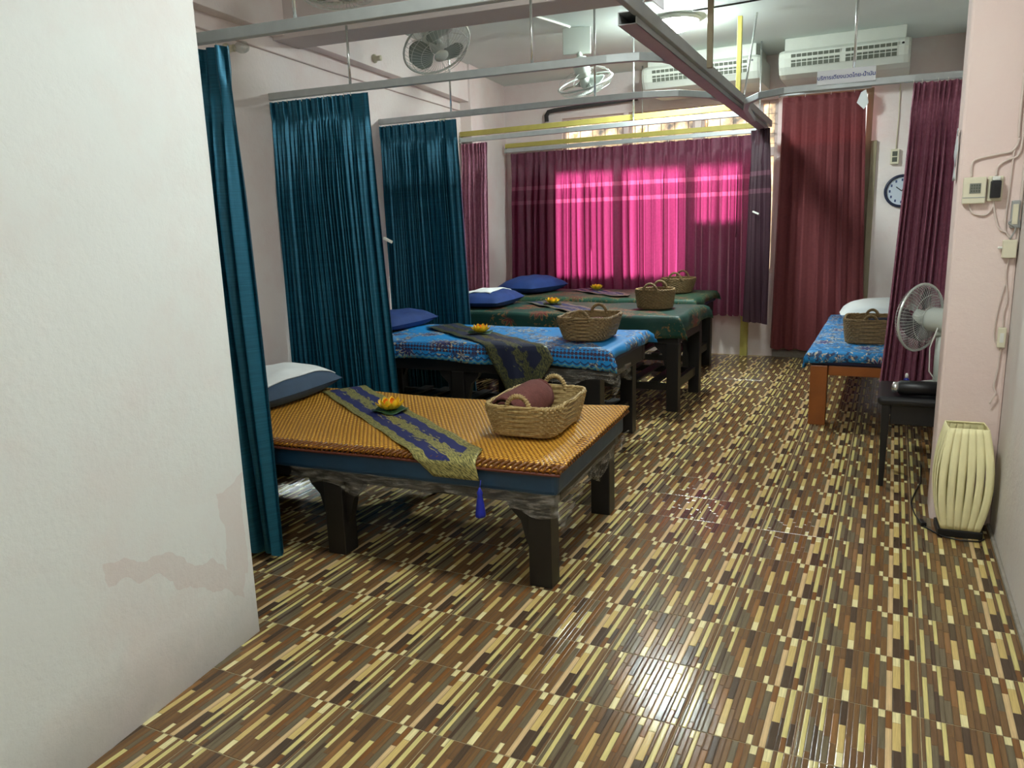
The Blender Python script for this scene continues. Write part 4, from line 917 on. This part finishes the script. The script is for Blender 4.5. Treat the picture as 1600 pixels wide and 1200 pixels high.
b = MB(); b.bb(-.005, .005, -.06, -.05, -.006, .012); b.build('toggle', M['black'], t)
t, hx, hz = wallbox('junction_box', 'square cream switch box with a side knob on the pillar', 'switch box', .402, .452, 1.17, 1.243, .03, M['offwhite'])
b = MB(); b.lathe([(.005, 0), (.006, .012), (.003, .016)], 12, (-.025, -.015, .005), (-1, 0, 0)); b.build('knob', M['white'], t)
t, hx, hz = wallbox('wall_socket', 'narrow cream socket low on the pillar, dangling wires', 'socket', .416, .446, .797, .882, .022, M['offwhite'])
b = MB(); b.bb(-.007, .007, -.024, -.021, -.02, .02); b.build('face_plate', M['white'], t)
t, hx, hz = wallbox('terminal_cover', 'tall grey terminal cover beside the wires high on the pillar', 'cover', .42, .45, 1.29, 1.40, .025, M['alu_dull'])
b = MB(); b.bb(-.010, .010, -.028, -.024, -.04, .04); b.build('lid', M['offwhite'], t, bevel=.002)
t = thing('paper_notice', 'creased white paper strip stuck on the edge of the pillar', 'notice', (.2215, 3.86, 1.595))
b = MB(); b.grid(lambda u, v: (-.006-.008*math.sin(5*v+u*2)**2, (u-.5)*.10, (v-.5)*.21), 4, 10); b.build('sheet', M['paper'], t, smooth=True, solid=.001)
Y0 = PF-.008
def cable(label, pts, r=.0045, mat='cable', n=1):
    ps = [Vector(p) for p in pts]; out = []
    for i in range(len(ps)-1):
        p0, p1, p2, p3 = ps[max(0, i-1)], ps[i], ps[i+1], ps[min(len(ps)-1, i+2)]
        for k in range(6):
            s = k/6; out.append(.5*((2*p1)+(p2-p0)*s+(2*p0-5*p1+4*p2-p3)*s*s+(3*p1-p0-3*p2+p3)*s**3))
    out.append(ps[-1]); b = MB(); b.tube(out, r, 7); return tag(b.build('cable', M[mat], smooth=True), label, 'cable')
cable('cream cable looping over the top of the controller', [(.27, Y0, 1.50), (.268, Y0, 1.545), (.285, Y0, 1.57), (.36, Y0, 1.585), (.405, Y0, 1.595), (.425, Y0, 1.64), (.42, Y0, 1.75), (.425, Y0, 2.6)])
cable('cream cable rising from the breaker', [(.358, Y0, 1.50), (.36, Y0, 1.535), (.39, Y0, 1.56), (.428, Y0, 1.58), (.437, Y0, 1.66), (.434, Y0, 1.8), (.44, Y0, 2.6)])
cable('thin straight conduit at the right of the pillar', [(.452, Y0, 1.2), (.452, Y0, 1.6), (.452, Y0, 2.78)], .006)
cable('cream cable hanging under the controller', [(.27, Y0, 1.392), (.285, Y0, 1.355), (.33, Y0, 1.345), (.353, Y0, 1.37), (.357, Y0, 1.40)], .0038)
cable('cream cable from the breaker down to the switch box', [(.357, Y0, 1.40), (.365, Y0, 1.35), (.385, Y0, 1.29), (.415, Y0, 1.27), (.43, Y0, 1.25)], .0038)
cable('slack cable running straight down to the switch box', [(.412, Y0, 1.60), (.408, Y0, 1.45), (.405, Y0, 1.3), (.425, Y0, 1.25)], .0032)
cable('grey wire tangle above the switch box', [(.425, Y0-.012, 1.245), (.44, Y0-.02, 1.29), (.415, Y0-.018, 1.31), (.445, Y0-.014, 1.33), (.455, Y0-.012, 1.29)], .0035, 'alu_dull')
cable('twisted wire between the switch box and the low socket', [(.43, Y0, 1.17), (.425, Y0, 1.10), (.438, Y0, 1.0), (.43, Y0, .94), (.433, Y0, .88)], .003)
cable('loose wire hanging beside the low socket', [(.425, Y0, 1.06), (.408, Y0, .95), (.404, Y0, .85), (.42, Y0, .80)], .0026)
cable('frayed wire ends hanging below the low socket', [(.432, Y0, .797), (.428, Y0, .70), (.42, Y0-.006, .63), (.428, Y0-.012, .60), (.41, Y0-.012, .555)], .004)

# ------------------------------------------------------------------ things on the back and left walls
t = thing('wall_clock', 'round wall clock with a dark rim, half hidden by the plum curtain', 'clock', (.035, BACK-.002, 1.55))
b = MB(); b.lathe([(.14, 0), (.145, .02), (.135, .034), (.122, .03), (.122, .016)], 40, (0, 0, 0), (0, -1, 0)); b.build('rim', simple('clock_rim', L(28, 38, 66), .4), t, smooth=True)
b = MB(); b.lathe([(.121, .002), (.121, .0185)], 40, (0, 0, 0), (0, -1, 0)); b.build('dial', simple('clock_dial', L(204, 214, 226), .5), t)
b = MB()
for k in range(12):
    a = 2*PI*k/12; b.box((.097*math.sin(a), -.0195, .097*math.cos(a)), (.014, .003, .022))
b.build('hour_marks', simple('clock_marks', L(60, 76, 120), .5), t)
for a, ln, w_ in ((-.9, .06, .008), (.5, .09, .006)):
    b = MB(); b.bar((0, -.022, 0), (ln*math.sin(a), -.022, ln*math.cos(a)), .003, w_); b.build('hand', M['black'], t)
t = thing('wall_outlet', 'cream outlet box on the back wall above the clock', 'outlet', (-.04, BACK-.002, 1.85))
b = MB(); b.bb(-.035, .035, -.035, 0, -.065, .065); b.build('case', M['offwhite'], t, bevel=.005)
b = MB(); b.bb(-.02, .02, -.038, -.034, .005, .045); b.bb(-.02, .02, -.038, -.034, -.045, -.005); b.build('sockets', M['acgrille'], t)
b = MB(); b.tube([(-.035, BACK-.01, 1.915), (-.03, BACK-.01, 2.2), (-.035, BACK-.01, 2.6)], .005, 6); tag(b.build('cable', M['offwhite'], smooth=True), 'thin cable climbing from the outlet on the back wall', 'cable')
b = MB(); b.tube([(-3.40, BACK-.03, 2.42), (-3.40, BACK-.04, 2.48), (-3.37, BACK-.05, 2.515), (-3.3, BACK-.05, 2.525), (-2.4, BACK-.05, 2.56)], .022, 10); tag(b.build('pipe', M['pipe'], smooth=True), 'dark foam-covered pipe above the left window', 'pipe')
def bulb(s, off, z, lab, glass=True):
    t = thing('light_bulb', lab, 'bulb', lw(s, off, z), TH)
    b = MB(); b.lathe([(.03, 0), (.03, .012), (.018, .018), (.018, .05), (.02, .055)], 18, (0,0,0), (1, 0, 0)); b.build('socket', M['offwhite'], t, smooth=True)
    if glass:
        b = MB(); b.lathe([(.014, .05), (.018, .065), (.03, .09), (.033, .112), (.026, .135), (.003, .146)], 20, (0,0,0), (1, .0, 0)); b.build('glass_bulb', M['bulb'], t, smooth=True)
bulb(3.40, 0, 2.35, 'bare glass bulb on the left wall beside the narrow teal curtain')
bulb(6.25, 0, 2.30, 'bare glass bulb on the left wall above the farther teal curtain')
bulb(4.92, .09, 2.56, 'empty lamp holder on the beam of the left wall', False)
b = MB(); b.tube([lw(2.4, .006, 2.42), lw(4.5, .006, 2.405), lw(6.72, .006, 2.42)], .005, 6); tag(b.build('cable', M['winframe'], smooth=True), 'painted cable running along the left wall under the beam', 'cable')
cable('thin grey cable crossing the ceiling from the lit lamp', [(-1.40, 5.96, CEIL-.004), (-1.0, 5.93, CEIL-.004), (-.6, 5.86, CEIL-.004), (.44, 5.7, CEIL-.004)], .006, 'pipe')
cable('slanting white conduit on the ceiling leading to the square fan bracket', [(-2.44, 5.35, CEIL-.008), (-2.38, 5.6, CEIL-.008), (-2.32, 5.88, CEIL-.008)], .009, 'white')
